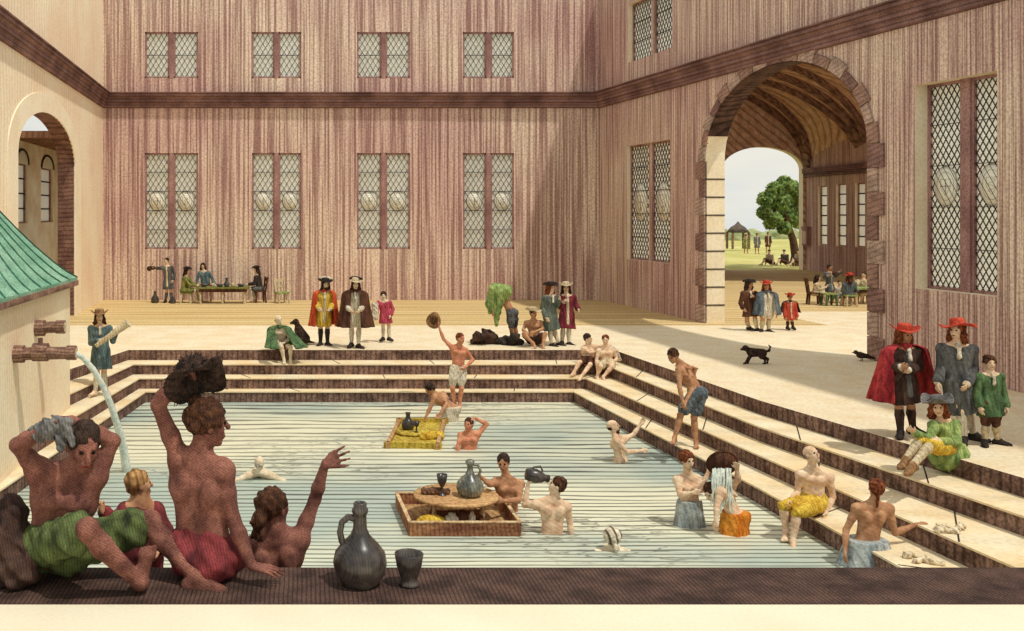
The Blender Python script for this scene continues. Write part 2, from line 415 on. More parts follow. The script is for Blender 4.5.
        F.cap(H_, m, .088*u*tk, .082*u*tk, .04); F.cap(m, K_, .082*u, .052*u, .03); F.ball(K_, .054*u, .02)
        m = K_+(An-K_)*.3
        # calf bulge behind
        bk = nrm(np.cross(np.cross(An-K_, W['t'+q]), An-K_)+1e-6); bk = -bk if np.dot(bk, W['t'+q]) > 0 else bk
        F.cap(K_, m+bk*.012*u, .050*u, .055*u, .02); F.cap(m+bk*.012*u, An, .055*u, .033*u, .02)
        foot_prims(F, An, W['t'+q], u, vox, toes=toes)
    zmin = min(W['aa'][2], W['ab'][2], pv[2]-.12*u)-.09*u
    base = A(pv[0], pv[1], groundz if groundz is not None else zmin)
    root = empty('person', base, label, 'person', group)
    body = F.build('body', skinmat(skin), vox, root, base)
    W['base'] = base; W['root'] = root; W['X'] = X
    fine = ppm > 120
    if face and ppm > 20:
        for q in (-1, 1):
            b = MB(); r = .0125*u
            b.lathe([(0.0001, -r), (r*.7, -r*.7), (r, 0), (r*.7, r*.7), (.0001, r)], X(q*.031, .078, .012), 10); b.build('eye', mat('eye', (44, 30, 26), (30, 22, 20)), body, off=base)
        b = MB(); b.tube([X(-.022, .089, -.060), X(0, .094, -.062), X(.022, .089, -.060)], .0045*u, 6); b.build('mouth', mat('lip', (150, 66, 54), (120, 48, 40)), body, off=base)
    for wv in wear:
        wv = (wv,) if isinstance(wv, str) else wv
        GARM[wv[0]](W, *wv[1:])
    if hair: hairdo(W, *hair)
    return W

def fold(W, amp, n, z0=None, fade=.35):
    """vertical folds round the body axis through the pelvis"""
    c = W['pv']; 
    def d(X, Y, Z):
        a = np.arctan2(Y-c[1], X-c[0])
        g = 1.0 if z0 is None else np.clip((z0-Z)/fade, 0, 1)
        return amp*g*(np.sin(a*n+Z*3)+.5*np.sin(a*n*1.7+1.3))
    return d
def crumple(amp, k):
    def d(X, Y, Z): return amp*(np.sin(X*k+2*np.sin(Z*k*.6))*np.sin(Z*k*.9+Y*k*.8+1)+.6*np.sin((X+Z)*k*1.9))
    return d
def fin(W, F, name, m, disp=None, clip=None, vs=1.0):
    return F.build(name, m, W['vox']*vs, W['root'], W['base'], disp, clip)
def g_breeches(W, col, short=.98):
    F = Form(); u = W['u']; fl = (W['bf'], .82)
    for q, sg in (('a', -1), ('b', 1)):
        H_, K_ = W['h'+q], W['k'+q]; m = H_+(K_-H_)*.5; e = H_+(K_-H_)*short
        F.cap(H_, m, .112*u, .108*u, .03); F.cap(m, e, .108*u, .070*u, .03)
        F.cap(W['pv']+W['s']*sg*.06*u+W['axis']*.09*u, H_, .105*u, .115*u, .03, fl)
        F.ball(W['pv']-W['bf']*.045*u+W['s']*sg*.062*u-W['axis']*.03*u, .105*u, .03)
    return fin(W, F, 'breeches', cm(col, W['vox'] < .009), crumple(.006*u, 26/u))
def g_stockings(W, col='white'):
    for q in 'ab':
        F = Form(); u = W['u']; K_, An = W['k'+q], W['a'+q]; m = K_+(An-K_)*.3
        bk = -W['t'+q]
        F.cap(K_, m+bk*.008*u, .059*u, .063*u, .02); F.cap(m+bk*.008*u, An, .063*u, .043*u, .02)
        fin(W, F, 'stocking', cm(col))
def g_shoes(W, col='black'):
    for q in 'ab':
        F = Form(); foot_prims(F, W['a'+q], W['t'+q], W['u'], W['vox'], infl=.012, toes=False); fin(W, F, 'shoe', cm(col))
def g_shirt(W, col, name='shirt', sleeves=1.0):
    F = Form(); u = W['u']; fl = (W['bf'], .82); nk, pv, ax, s = W['nk'], W['pv'], W['axis'], W['s']
    c1 = nk-ax*.15*u
    for q, sg in (('a', -1), ('b', 1)):
        F.cap(c1+s*sg*.07*u, pv+s*sg*.06*u, .118*u, .122*u, .04, fl); F.cap(nk-ax*.05*u+s*sg*.05*u, W['s'+q], .070*u, .075*u, .03)
        F.cap(c1+s*sg*.08*u, W['s'+q], .09*u, .07*u, .03)
        if sleeves:
            e = W['e'+q]; w_ = e+(W['w'+q]-e)*min(1, max(0, sleeves*2-1)*.9)
            F.cap(W['s'+q], e, .070*u, .060*u, .02)
            if sleeves > .5: F.cap(e, w_, .060*u, .058*u, .02)
    return fin(W, F, name, cm(col, W['vox'] < .009), crumple(.005*u, 24/u))
def g_coat(W, col, hem=1.0, flare=.23, cuffs='white', vest='cream', cravat='white', name='coat'):
    F = Form(); u = W['u']; fl = (W['bf'], .80); nk, pv, ax, s, bf = W['nk'], W['pv'], W['axis'], W['s'], W['bf']
    c1 = nk-ax*.15*u; km = (W['ka']+W['kb'])/2
    hp = pv+(km-pv)*hem
    for q, sg in (('a', -1), ('b', 1)):
        F.cap(c1+s*sg*.07*u, pv+ax*.12*u+s*sg*.045*u, .120*u, .108*u, .04, fl); F.cap(nk-ax*.05*u+s*sg*.05*u, W['s'+q], .066*u, .072*u, .03)
        F.cap(c1+s*sg*.08*u, W['s'+q], .09*u, .068*u, .03)
        F.cap(pv+ax*.12*u+s*sg*.045*u, hp+s*sg*.05*u, .110*u, flare*u*.86, .05, (bf, .85))
        e = W['e'+q]; w_ = e+(W['w'+q]-e)*.86
        F.cap(W['s'+q], e, .068*u, .060*u, .02); F.cap(e, w_, .060*u, .072*u, .02)
        F.cap(W['h'+q], W['h'+q]+(W['k'+q]-W['h'+q])*.55*hem, .112*u, .108*u, .04)
    F.ball(pv-bf*.05*u, .13*u, .05)
    dn = nrm(hp-pv)
    def clip(X, Y, Z): return ((X-hp[0])*dn[0]+(Y-hp[1])*dn[1]+(Z-hp[2])*dn[2])
    c = fold(W, .014*u, 8, pv[2]+.05, .4)
    W['coat'] = fin(W, F, name, cm(col, W['vox'] < .009), c, clip)
    if vest:
        F = Form(); a = nk-ax*.08*u+bf*.068*u; b = pv+ax*.10*u+bf*.072*u; e = hp+bf*(flare*.60*u)
        F.cap(a, b, .045*u, .046*u, .02, (bf, .9)); F.cap(b, pv+(e-pv)*.6+bf*.04*u, .046*u, .05*u, .03, (bf, .9)); 
        fin(W, F, 'waistcoat', cm(vest))
    if cravat:
        F = Form(); F.cap(nk+ax*.02*u+bf*.055*u, nk-ax*.03*u+bf*.09*u, .034*u, .03*u, .02); F.cap(nk-ax*.03*u+bf*.10*u, nk-ax*.15*u+bf*.118*u, .02*u, .036*u, .02, (bf, .7)); fin(W, F, 'cravat', cm(cravat), crumple(.004, 60))
    if cuffs:
        for q in 'ab':
            F = Form(); e = W['e'+q]; d = nrm(W['w'+q]-e); F.cap(W['w'+q]-d*.045*u, W['w'+q]-d*.0*u, .046*u, .052*u, .01); fin(W, F, 'cuff', cm(cuffs), crumple(.004, 70))
def g_cloak(W, col, hem=1.0, flare=.34, open_=75, top=.17, lining=None, rot=0):
    u = W['u']; nk, ax, s, bf, pv = W['nk'], W['axis'], W['s'], W['bf'], W['pv']
    km = (W['ka']+W['kb'])/2; hp = km+(km-nk)*(hem-1)
    T0 = nk+ax*.045*u
    def fn(a, t):
        ph = R(open_)+a*(2*math.pi-2*R(open_))+R(rot)
        # 0 = front
        k = min(1, t/.16); sh = math.sin(k*math.pi/2)
        rs = (.075+(top+.085-.075)*sh)*u+max(0, t-.16)*(flare-top-.06)*u
        rb = (.070+(.155-.07)*sh)*u+max(0, t-.16)*(flare-.16)*u*.9
        w_ = 1+max(0, t-.15)*(.10*math.sin(ph*9+t*2)+.06*math.sin(ph*15+1))
        c = T0+(hp-T0)*t
        if t < .16: c = T0-ax*(.12*u*(1-math.cos(k*math.pi/2)))
        else: c = (T0-ax*.12*u)+(hp-(T0-ax*.12*u))*((t-.16)/.84)
        return c+(bf*math.cos(ph)*rb+s*math.sin(ph)*rs)*w_
    mb = sheet(fn, 64, 26, .014*u); o = mb.build('cloak', cm(col, W['vox'] < .009), W['root'], off=W['base'])
    F = Form()
    F.cap(T0-bf*.03*u, T0+bf*.03*u-ax*.02*u, .068*u, .07*u, .02); fin(W, F, 'collar', cm(col))
def g_loin(W, col, n=.55, flare=.0):
    F = Form(); u = W['u']
    for q, sg in (('a', -1), ('b', 1)):
        H_, K_ = W['h'+q], W['k'+q]; e = H_+(K_-H_)*n
        F.cap(H_, e, .108*u, (.092+flare)*u, .04); F.cap(W['pv']+W['s']*sg*.05*u+W['axis']*.07*u, H_, .104*u, .112*u, .04, (W['bf'], .88))
        F.ball(W['pv']-W['bf']*.048*u+W['s']*sg*.062*u-W['axis']*.03*u, .106*u, .04)
    return fin(W, F, 'loincloth', cm(col, W['vox'] < .009), crumple(.008*u, 30/u))
def g_wrap(W, col, down=.5, ra=.13, rb=.2):
    F = Form(); u = W['u']; p = W['pv']+W['axis']*.07*u
    F.ball(W['pv']-W['bf']*.05*u, .16*u, .05)
    F.cap(p-W['s']*.03*u, p+A(0, 0, -down)-W['s']*.05*u, (ra+.02)*u, rb*u, .04, (W['bf'], .95)); F.cap(p+W['s']*.03*u, p+A(0, 0, -down)+W['s']*.05*u, (ra+.02)*u, rb*u, .04, (W['bf'], .95))
    top = p[2]+.03
    return fin(W, F, 'skirt', cm(col, W['vox'] < .009), fold(W, .013*u, 9, top, .3), lambda X, Y, Z: Z-top)
def hat_mb(c, hr, f, hu, kind, u, rb=.19, rc=.085, h=.11, turn=0.0):
    def fn(a, t):
        ph = 2*math.pi*a; 
        if t < .35: r = rc*(t/.35)**.6*.92; z = h*(1-.12*(t/.35)**3)
        elif t < .55: k = (t-.35)/.2; r = rc*(.92+.10*k); z = h*(.88*(1-k))
        else:
            k = (t-.55)/.45; r = rc*1.02+(rb-rc*1.02)*k
            if kind == 'tricorne': g = .10*(.55+.45*math.cos(3*ph+math.pi/2+turn))
            elif kind == 'wide': g = .035+.045*math.cos(2*ph+turn)
            elif kind == 'cocked': g = .09*max(0, math.cos(ph+turn))+.02*math.sin(3*ph)
            else: g = .03*math.sin(3*ph+turn)
            z = g*k**1.5; r *= 1-.25*abs(z)/.1*k*.4
            if kind == 'floppy': r *= 1+.06*math.sin(5*ph)
        return c+(hr*math.cos(ph)*r+f*math.sin(ph)*r*1.08+hu*z)*u
    return sheet(fn, 40, 22, .010*u, closed=True)
def g_hat(W, col, kind='wide', rb=.19, h=.11, plume=None, turn=0.0, tilt=0, trim=None, lift=.068):
    u = W['u']; hu, f, hr = W['hu'], W['f'], W['hr']
    if tilt:
        hu2 = nrm(hu*math.cos(tilt)+hr*math.sin(tilt)); hr = nrm(hr*math.cos(tilt)-hu*math.sin(tilt)); hu = hu2
    c = W['X'](0, -.012, lift)
    mb = hat_mb(c, hr, f, hu, kind, u, rb, .088, h, turn); ho = mb.build('hat', cm(col, W['vox'] < .009), W['root'], off=W['base'])
    if plume:
        F = Form(); p = c+hr*.0*u+hu*.07*u-f*.09*u
        for i in range(7):
            a = i/6.; F.ball(p+hr*(.11*math.cos(a*2.6)-.02)*u*1.2+hu*(.03*math.sin(a*3))*u+f*(.18*a)*u, (.03+.012*math.sin(a*3))*u, .02)
        F.build('plume', cm(plume), W['vox'], ho, W['base'], crumple(.006, 60))
    if trim:
        pts = [c+(hr*math.cos(a)*.094+f*math.sin(a)*.10+hu*.02)*u for a in np.linspace(0, 2*math.pi, 25)]
        b = MB(); b.tube(pts, .011*u, 6, False); b.build('hat_band', cm(trim), ho, off=W['base'])
def hairdo(W, kind, col):
    F = Form(); u = W['u']; X = W['X']; AX = [W['hr'], W['f'], W['hu']]; vox = W['vox']; amp = .006
    def cap(infl=.010, back=-.022, upo=.045):
        F.ell(X(0, back, upo), AX, A(.078+infl, .092+infl, .080+infl)*u, .02)
    if kind == 'short': cap(); F.ell(X(0, -.055, .0), AX, A(.075, .055, .075)*u, .02)
    elif kind == 'bald': F.ell(X(0, -.045, -.01), AX, A(.083, .066, .045)*u, .02)
    elif kind == 'curly':
        cap(.020, -.02, .04); random.seed(4)
        for i in range(26):
            a = random.uniform(0, 6.28); b = random.uniform(-.5, 1.3)
            p = X(.092*math.cos(b)*math.cos(a), -.025+.10*math.cos(b)*min(.35, math.sin(a)), .035+.095*math.sin(b)); F.ball(p, random.uniform(.018, .028)*u, .012)
        amp = .008
    elif kind == 'shaggy':
        cap(.020); F.ell(X(0, -.06, -.03), AX, A(.085, .06, .10)*u, .03)
        for q in (-1, 1): F.cap(X(q*.08, -.01, .03), X(q*.085, -.03, -.09), .025*u, .02*u, .02)
        amp = .009
    elif kind == 'wig':
        cap(.016)
        for q in (-1, 1):
            F.cap(X(q*.075, -.0, .03), X(q*.095, .015, -.13), .032*u, .045*u, .02); F.cap(X(q*.095, .015, -.13), X(q*.10, .045, -.23), .045*u, .03*u, .02)
        F.cap(X(0, -.07, .0), X(0, -.10, -.20), .08*u, .085*u, .03); amp = .010
    elif kind == 'long':
        cap(.012); F.cap(X(0, -.06, .0), X(0, -.11, -.28), .07*u, .05*u, .03); amp = .008
    elif kind == 'pony':
        cap(.010); F.ell(X(0, -.055, .0), AX, A(.075, .055, .07)*u, .02); F.cap(X(0, -.10, .0), X(0, -.105, -.20), .022*u, .012*u, .02)
    elif kind == 'bun':
        cap(.014); F.cap(X(0, -.09, .02), X(0, -.15, -.03), .045*u, .05*u, .02)
        for i in range(4): F.cap(X((i-1.5)*.012, -.15, -.03), X((i-1.5)*.03, -.175, -.13), .012*u, .007*u, .01)
        amp = .008
    elif kind == 'cap': cap(.018, -.02, .045)
    k = 34/u; 
    def d(x, y, z): return amp*u*np.sin(x*k*2+3*np.sin(z*k*.5))*np.sin(z*k*1.1+y*k*1.4)+amp*.5*u*np.sin(x*k*3.1+y*k*2.7)
    # leave the face free
    p0 = X(0, .052, -.02); ff = W['f']*.9+W['hu']*-.30
    def clip(x, y, z): return np.minimum((x-p0[0])*ff[0]+(y-p0[1])*ff[1]+(z-p0[2])*ff[2], .05)
    F_ = F.build('hair' if kind != 'cap' else 'cap', hm(col, vox < .009) if kind != 'cap' else cm(col), min(vox, .014), W['root'], W['base'], d, clip)
def g_beard(W, col):
    F = Form(); X = W['X']; u = W['u']; F.ell(X(0, .05, -.10), [W['hr'], W['f'], W['hu']], A(.052, .045, .055)*u, .02); fin(W, F, 'beard', hm(col), crumple(.005, 60), vs=.8)
def g_necktail(W, col): pass
GARM = dict(breeches=g_breeches, stockings=g_stockings, shoes=g_shoes, shirt=g_shirt, coat=g_coat, cloak=g_cloak, loin=g_loin, wrap=g_wrap, hat=g_hat, beard=g_beard)
# ---------------------------------------------------------------- the setting
M_wall = mat('wall_brown', (246, 224, 200), (176, 142, 130), 5.2, stretch=(2.6, 2.6, .04), detail=4, p=(.40, .60), c3=(236, 222, 230), spec=.05, grain=14, gs=.35)
M_wallR = mat('wall_brown_side', (246, 224, 200), (170, 136, 126), 8.5, stretch=(2.6, 2.6, .03), detail=4, p=(.40, .60), c3=(236, 222, 230), spec=.05, grain=20, gs=.35)
M_wallL = mat('wall_cream', (255, 238, 208), (248, 222, 190), .5, stretch=(1, 1, 1), lines=.30, ldir=(0, 1, 0), lamp=.13, spec=.05, grain=14, gs=.15)
M_corn = mat('cornice_stone', (168, 130, 122), (120, 88, 84), 1.2, lines=.11, ldir=(0, 0, 1), lamp=.5, wob=.02)
M_floor = mat('floor_stone', (232, 219, 190), (226, 206, 170), 1.6, spec=.05, grain=14, gs=.16)
M_ochre = mat('floor_ochre', (232, 208, 152), (210, 178, 122), .8, stretch=(.2, 3, 1), lines=.60, ldir=(0, 1, 0), lamp=.42, wob=.08, grain=14, gs=.3)  # ochre wash; the dark strokes stand for shade
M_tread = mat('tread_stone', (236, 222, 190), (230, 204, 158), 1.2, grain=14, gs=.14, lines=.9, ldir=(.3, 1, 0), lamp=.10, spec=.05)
M_riser = mat('riser_stone_shaded', (158, 128, 114), (104, 82, 74), 4, lines=.09, ldir=(1, 1, 0), lamp=.45, spec=.05, grain=24, gs=.6, wob=.1)  # dark brown of the upright faces stands in for their shade
M_sill = mat('stone_pale', (250, 236, 206), (242, 224, 190), 1.5, grain=14, gs=.12)
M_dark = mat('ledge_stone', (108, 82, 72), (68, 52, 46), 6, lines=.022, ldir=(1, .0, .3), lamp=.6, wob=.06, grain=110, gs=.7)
M_lead = mat('window_lead', (76, 62, 58), (52, 42, 40), 3)
M_frame = mat('window_frame', (190, 150, 142), (150, 112, 108), 3, stretch=(1, 1, .3))
M_pane = mat('window_glass', (255, 255, 248), (250, 250, 238), 1.0, rough=.3, spec=.4, grain=0)
M_brick = mat('vault_brick', (255, 222, 192), (224, 178, 150), 3, lines=.34, ldir=(.55, .5, .7), lamp=.45, wob=.4)
M_rib = mat('vault_rib', (176, 138, 118), (126, 96, 84), 4, lines=.2, ldir=(1, 0, 1), lamp=.5)

def struct(o, kind='structure'): o['kind'] = kind; return o

def wall(name, p0, p1, z0, z1, nout, t, m, holes=(), arch=None, mrev=None, narch=28):
    """wall from p0 to p1 whose room side faces -nout; holes (s0,z0,s1,z1); arch (s0,s1,spring,rise) open to the floor"""
    p0 = A(*p0, 0); p1 = A(*p1, 0); d = nrm(p1-p0); Ln = np.linalg.norm(p1-p0); n = nrm(A(*nout, 0))
    bs = {0.0, Ln}
    for h in holes: bs |= {h[0], h[2]}
    if arch:
        a0, a1, zs, rise = arch; mid = (a0+a1)/2; hw = (a1-a0)/2
        for i in range(narch+1): bs.add(mid-hw*math.cos(math.pi*i/narch))
    bs = sorted(bs)
    zc = lambda s: zs+rise*math.sqrt(max(0, 1-((s-mid)/hw)**2))
    mb = MB(); mr = MB(); P = lambda s, z, o=0: p0+d*s+UP*z+n*o
    for a, b in zip(bs[:-1], bs[1:]):
        if b-a < 1e-6: continue
        c = (a+b)/2; iv = [(z0, z1)]
        for h in holes:
            if h[0] < c < h[2]:
                nv = []
                for l, u_ in iv:
                    if h[1] > l: nv.append((l, min(u_, h[1])))
                    if h[3] < u_: nv.append((max(l, h[3]), u_))
                iv = nv
        ia = arch and a0 < c < a1
        for l, u_ in iv:
            la = lb = l
            if ia: la, lb = zc(a), zc(b)
            for o in (0, t):
                q = [P(a, la, o), P(b, lb, o), P(b, u_, o), P(a, u_, o)]
                mb.add(q if o else q[::-1], [(0, 1, 2, 3)])
        if ia: mr.quad(P(a, zc(a)), P(b, zc(b)), P(b, zc(b), t), P(a, zc(a), t))
        mb.quad(P(a, z1), P(b, z1), P(b, z1, t), P(a, z1, t))
    for e in (0, Ln): mb.quad(P(e, z0), P(e, z1), P(e, z1, t), P(e, z0, t))
    for h in holes:
        for (a, b) in (((h[0], h[1]), (h[2], h[1])), ((h[2], h[1]), (h[2], h[3])), ((h[2], h[3]), (h[0], h[3])), ((h[0], h[3]), (h[0], h[1]))):
            mr.quad(P(*a), P(*b), P(*b, t), P(*a, t))
    if arch:
        for s_ in (a0, a1): mr.quad(P(s_, z0), P(s_, zs), P(s_, zs, t), P(s_, z0, t))
    o = struct(mb.build(name, m))
    if mr.f:
        r = mr.build('reveal', mrev or m, o)
    return P, o

WN = [0]
_nt = M_pane.node_tree; _b = _nt.nodes['Principled BSDF']; _t = _nt.nodes.new('ShaderNodeBsdfTranslucent'); _t.inputs[0].default_value = (1, 1, .96, 1)
_m = _nt.nodes.new('ShaderNodeMixShader'); _m.inputs[0].default_value = .5
_nt.links.new(_b.outputs[0], _m.inputs[1]); _nt.links.new(_t.outputs[0], _m.inputs[2]); _nt.links.new(_m.outputs[0], _nt.nodes['Material Output'].inputs[0])
def window(P, s0, z0, s1, z1, depth=.22, mull=.35, dia=(.24, .38), lw=.035, bars=4, medal=True, nout=None, plain=False, arched=False, lights=2):
    """a pair of leaded lights in one opening: frame, glass, lead lattice, saddle bars, painted roundels"""
    WN[0] += 1
    c = P((s0+s1)/2, z0, depth); o = empty('window_%d' % WN[0], c, kind='structure')
    d = nrm(P(1, 0)-P(0, 0)); n = nrm(P(0, 0, 1)-P(0, 0, 0))
    fw = .06; fr = MB()
    Q = lambda s, z, off=0: P(s, z, depth+off)
    def bar(mb, a, b, w_, t_, off=0): mb.bar(Q(a[0], a[1], off), Q(b[0], b[1], off), w_, t_, n)
    tot = s1-s0; lwid = (tot-mull*(lights-1))/lights; spans = [(s0+i*(lwid+mull), s0+i*(lwid+mull)+lwid) for i in range(lights)]
    for i, (a, b) in enumerate(spans):
        fr = MB()
        bar(fr, (a, z0+fw/2), (b, z0+fw/2), fw, .10); bar(fr, (a, z1-fw/2), (b, z1-fw/2), fw, .10)
        bar(fr, (a+fw/2, z0), (a+fw/2, z1), fw, .10); bar(fr, (b-fw/2, z0), (b-fw/2, z1), fw, .10)
        fr.build('window_frame', M_frame, o, off=c)
        g = MB(); g.obox(Q((a+b)/2, (z0+z1)/2, .03), d*(b-a)/2, UP*(z1-z0)/2, n*.008); g.build('pane', M_pane, o, off=c)
        la = MB()
        if not plain:
            dx, dz = dia; H_ = z1-z0; W_ = b-a
            for sg in (1, -1):
                k = -int(H_/dz)-2
                while k*dx < W_+dx*2+H_/dz*dx:
                    # line s = a + k*dx + sg*(z-z0)*dx/dz
                    pts = []
                    t0, t1 = 0, H_
                    f0 = lambda t: k*dx+sg*t*dx/dz
                    ta = (0-k*dx)*sg*dz/dx; tb = (W_-k*dx)*sg*dz/dx
                    lo, hi = max(0, min(ta, tb)), min(H_, max(ta, tb))
                    if hi-lo > .02: bar(la, (a+f0(lo), z0+lo), (a+f0(hi), z0+hi), lw, .02, .005*sg)
                    k += 1
        for j in range(1, bars+1):
            z = z0+(z1-z0)*j/(bars+1); bar(la, (a, z), (b, z), lw*1.2, .03, -.02)
        la.build('lead_lattice', M_lead, o, off=c)
        if plain and lights < 4: pass
        if medal:
            m_ = MB(); cc = Q((a+b)/2, z0+(z1-z0)*.5, -.0); r = (b-a)*.34
            g2 = MB(); g2.lathe([(.0001, .03), (r, .03), (r, -.01), (.0001, -.01)], cc, 24, [d, UP, n], 1, 1.25); g2.build('roundel', mat('roundel_glass', (255, 252, 236), (246, 242, 222), 2, grain=0), o, off=c)
            for (rr, tw) in ((r, lw*.45), (r*.72, lw*.28)):
                m_.tube([cc-n*.03+d*rr*math.cos(q)+UP*rr*1.25*math.sin(q) for q in np.linspace(0, 6.2832, 25)], tw, 5, False)
            # shield with a cross / scroll work
            sh = [(-.42, .4), (.42, .4), (.42, -.05), (0, -.55), (-.42, -.05), (-.42, .4)]
            m_.tube([cc-n*.03+d*x*r+UP*y*r*1.1 for x, y in sh], lw*.3, 5)
            if i == 0:
                m_.tube([cc-n*.03+UP*.4*r, cc-n*.03-UP*.5*r], lw*.5, 5); m_.tube([cc-n*.03-d*.4*r, cc-n*.03+d*.4*r], lw*.5, 5)
            else:
                m_.tube([cc-n*.03+d*.30*r*math.sin(q*2)*.9+UP*r*(.36-q*.13) for q in np.linspace(0, 6, 18)], lw*.3, 5)
            m_.build('roundel_lead', M_lead, o, off=c)
    if lights == 2 and mull > .1:
        mm = MB(); a = spans[0][1]; b = spans[1][0]; mm.obox(P((a+b)/2, (z0+z1)/2, depth-.02), d*(b-a)/2, UP*(z1-z0)/2, n*.07); mm.build('mullion', M_frame if nout is None else nout, o, off=c)
    return o

# back wall
BY = 39.08; BXL, BXR = -7.70, 11.72
bw_x = lambda px: (px-CX)/FPX*BY-BXL
bh = []
zb = lambda py: EYE-(py-CY)/FPX*BY
for a, b in ((145, 198), (252, 301), (357, 410), (463, 514)):
    bh.append((bw_x(a), zb(249), bw_x(b), zb(153))); bh.append((bw_x(a), zb(78), bw_x(b), zb(32)))
Pb, o = wall('wall_back', (BXL, BY), (BXR, BY), -.05, 12.2, (0, 1), .5, M_wall, bh)
for h in bh: window(Pb, *h, depth=.08, bars=4 if h[1] < 5 else 1, medal=h[1] < 5, dia=(.21, .34), lw=.016, mull=.17)
# right wall: from the back corner towards us
RX0, RX1 = 11.72, 14.55; RYn = 9.0
rdir = nrm(A(1.9, -19.7, 0)); RL = (BY-RYn)/-rdir[1]
RX1 = RX0+rdir[0]*RL
def rs(px):   # distance along the right wall seen at column px
    k = (px-CX)/FPX; t = (k*BY-RX0)/(rdir[0]-k*rdir[1]); return t
rz = lambda px, py: EYE-(py-CY)/FPX*(BY+rdir[1]*rs(px))
nR = (-rdir[1], rdir[0]) ; nR = (abs(nR[0]), nR[1])
rh = [(rs(627), rz(627, 259), rs(670), rz(627, 146)), (rs(628), rz(628, 63), rs(672), 11.0), (rs(915), 1.76, rs(997), 6.18)]
Pr, o = wall('wall_right', (RX0, BY), (RX1, RYn), -.05, 12.2, nR, .62, M_wallR, rh, (rs(705.5), rs(869), 5.0, 2.45), M_sill)
# soffit of the great arch is of dark stone: its own trim
window(Pr, *rh[0], depth=.18, mull=.20, dia=(.21, .30), lw=.016, nout=M_wall); window(Pr, *rh[1], depth=.22, bars=2, medal=False, mull=.20, dia=(.21, .30), lw=.016, nout=M_wall)
window(Pr, *rh[2], depth=.34, mull=.26, dia=(.16, .23), lw=.011)
# voussoirs and quoins round the arch
a0, a1 = rs(705.5), rs(869); am, ah = (a0+a1)/2, (a1-a0)/2
M_vous = [mat('arch_stone_%d' % i, c, tuple(x*.8 for x in c), 3, lines=.12, ldir=(0, .3, 1), lamp=.35) for i, c in enumerate([(216, 186, 168), (190, 152, 136), (170, 132, 122)])]
TR = [0]
def trim(mb, m, par=None):
    TR[0] += 1; return struct(mb.build('trim_%d' % TR[0], m))
vb = [MB(), MB(), MB()]
nv = 17; random.seed(7)
for i in range(nv):
    q0, q1 = math.pi*i/nv+.006, math.pi*(i+1)/nv-.006; w_ = .26 if i % 2 else .38; sub = []
    for k in range(4):
        q = q0+(q1-q0)*k/3
        for e in (0, w_): sub.append((am-(ah+e)*math.cos(q), 5.0+(2.45+e)*math.sin(q)))
    mbv = vb[[0, 1, 0, 2, 1][i % 5]]
    vs = [Pr(s_, z, o_) for o_ in (-.05, .04) for s_, z in sub]
    fs = [(0, 2, 3, 1), (2, 4, 5, 3), (4, 6, 7, 5), (0, 1, 9, 8), (6, 14, 15, 7), (1, 3, 11, 9), (3, 5, 13, 11), (5, 7, 15, 13), (0, 8, 10, 2), (2, 10, 12, 4), (4, 12, 14, 6)]
    mbv.add(vs, fs)
for side in (0, 1):
    z = 0
    for i in range(9):
        h_ = 5.0/9; w_ = .34 if i % 2 else .55; s0_, s1_ = (a0-w_, a0) if side == 0 else (a1, a1+w_)
        vb[(i*2+side) % 3].obox(Pr((s0_+s1_)/2, z+h_/2, -.005), rdir*(w_/2), UP*(h_/2-.012), nrm(A(*nR, 0))*.045); z += h_
for i in range(3): trim(vb[i], M_vous[i])
# joints on the pale far jamb + dark soffit lining
jb = MB()
for i in range(1, 9): jb.obox(Pr(a0-.0+.006, 5.0*i/9, .31), rdir*.008, UP*.02, nrm(A(*nR, 0))*.31)
trim(jb, M_lead)
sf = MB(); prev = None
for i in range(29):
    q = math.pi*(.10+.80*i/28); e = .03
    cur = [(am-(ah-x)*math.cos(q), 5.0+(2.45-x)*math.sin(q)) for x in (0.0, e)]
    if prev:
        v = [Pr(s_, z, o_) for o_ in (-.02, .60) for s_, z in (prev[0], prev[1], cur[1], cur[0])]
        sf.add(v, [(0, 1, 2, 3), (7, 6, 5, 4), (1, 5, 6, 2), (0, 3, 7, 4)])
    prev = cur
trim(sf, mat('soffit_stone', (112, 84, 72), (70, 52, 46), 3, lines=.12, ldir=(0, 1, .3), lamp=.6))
# left wall
LX0 = BXL; LYn = 14.0; ldir_ = nrm(A(.037, -1, 0)); ldir_ = nrm(A(.037*1.0, -1.0, 0)); LL = (BY-LYn)/-ldir_[1]
def ls(px):
    k = (px-CX)/FPX; return (k*BY-LX0)/(ldir_[0]-k*ldir_[1])
nL = (ldir_[1], -ldir_[0]); nL = (-abs(nL[0]), nL[1])
la0, la1 = ls(74.5), ls(17)
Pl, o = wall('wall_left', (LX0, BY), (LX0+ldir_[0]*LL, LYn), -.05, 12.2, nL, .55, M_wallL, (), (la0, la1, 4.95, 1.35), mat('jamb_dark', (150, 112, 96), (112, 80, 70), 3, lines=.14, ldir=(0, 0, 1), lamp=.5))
mb = MB(); lm, lh = (la0+la1)/2, (la1-la0)/2
pr = None
for i in range(33):
    q = math.pi*i/32; cur = [(lm-(lh+x)*math.cos(q), 4.95+(1.35+x)*math.sin(q)) for x in (0.0, 1.15)] 
    cur[1] = (lm-(lh+1.0)*math.cos(q), 4.95+(1.35+.55)*math.sin(q))
    if pr:
        v = [Pl(s_, z, o_) for o_ in (-.035, .02) for s_, z in (pr[0], pr[1], cur[1], cur[0])]; mb.add(v, [(0, 3, 2, 1), (4, 5, 6, 7), (1, 2, 6, 5), (0, 4, 7, 3)])
    pr = cur
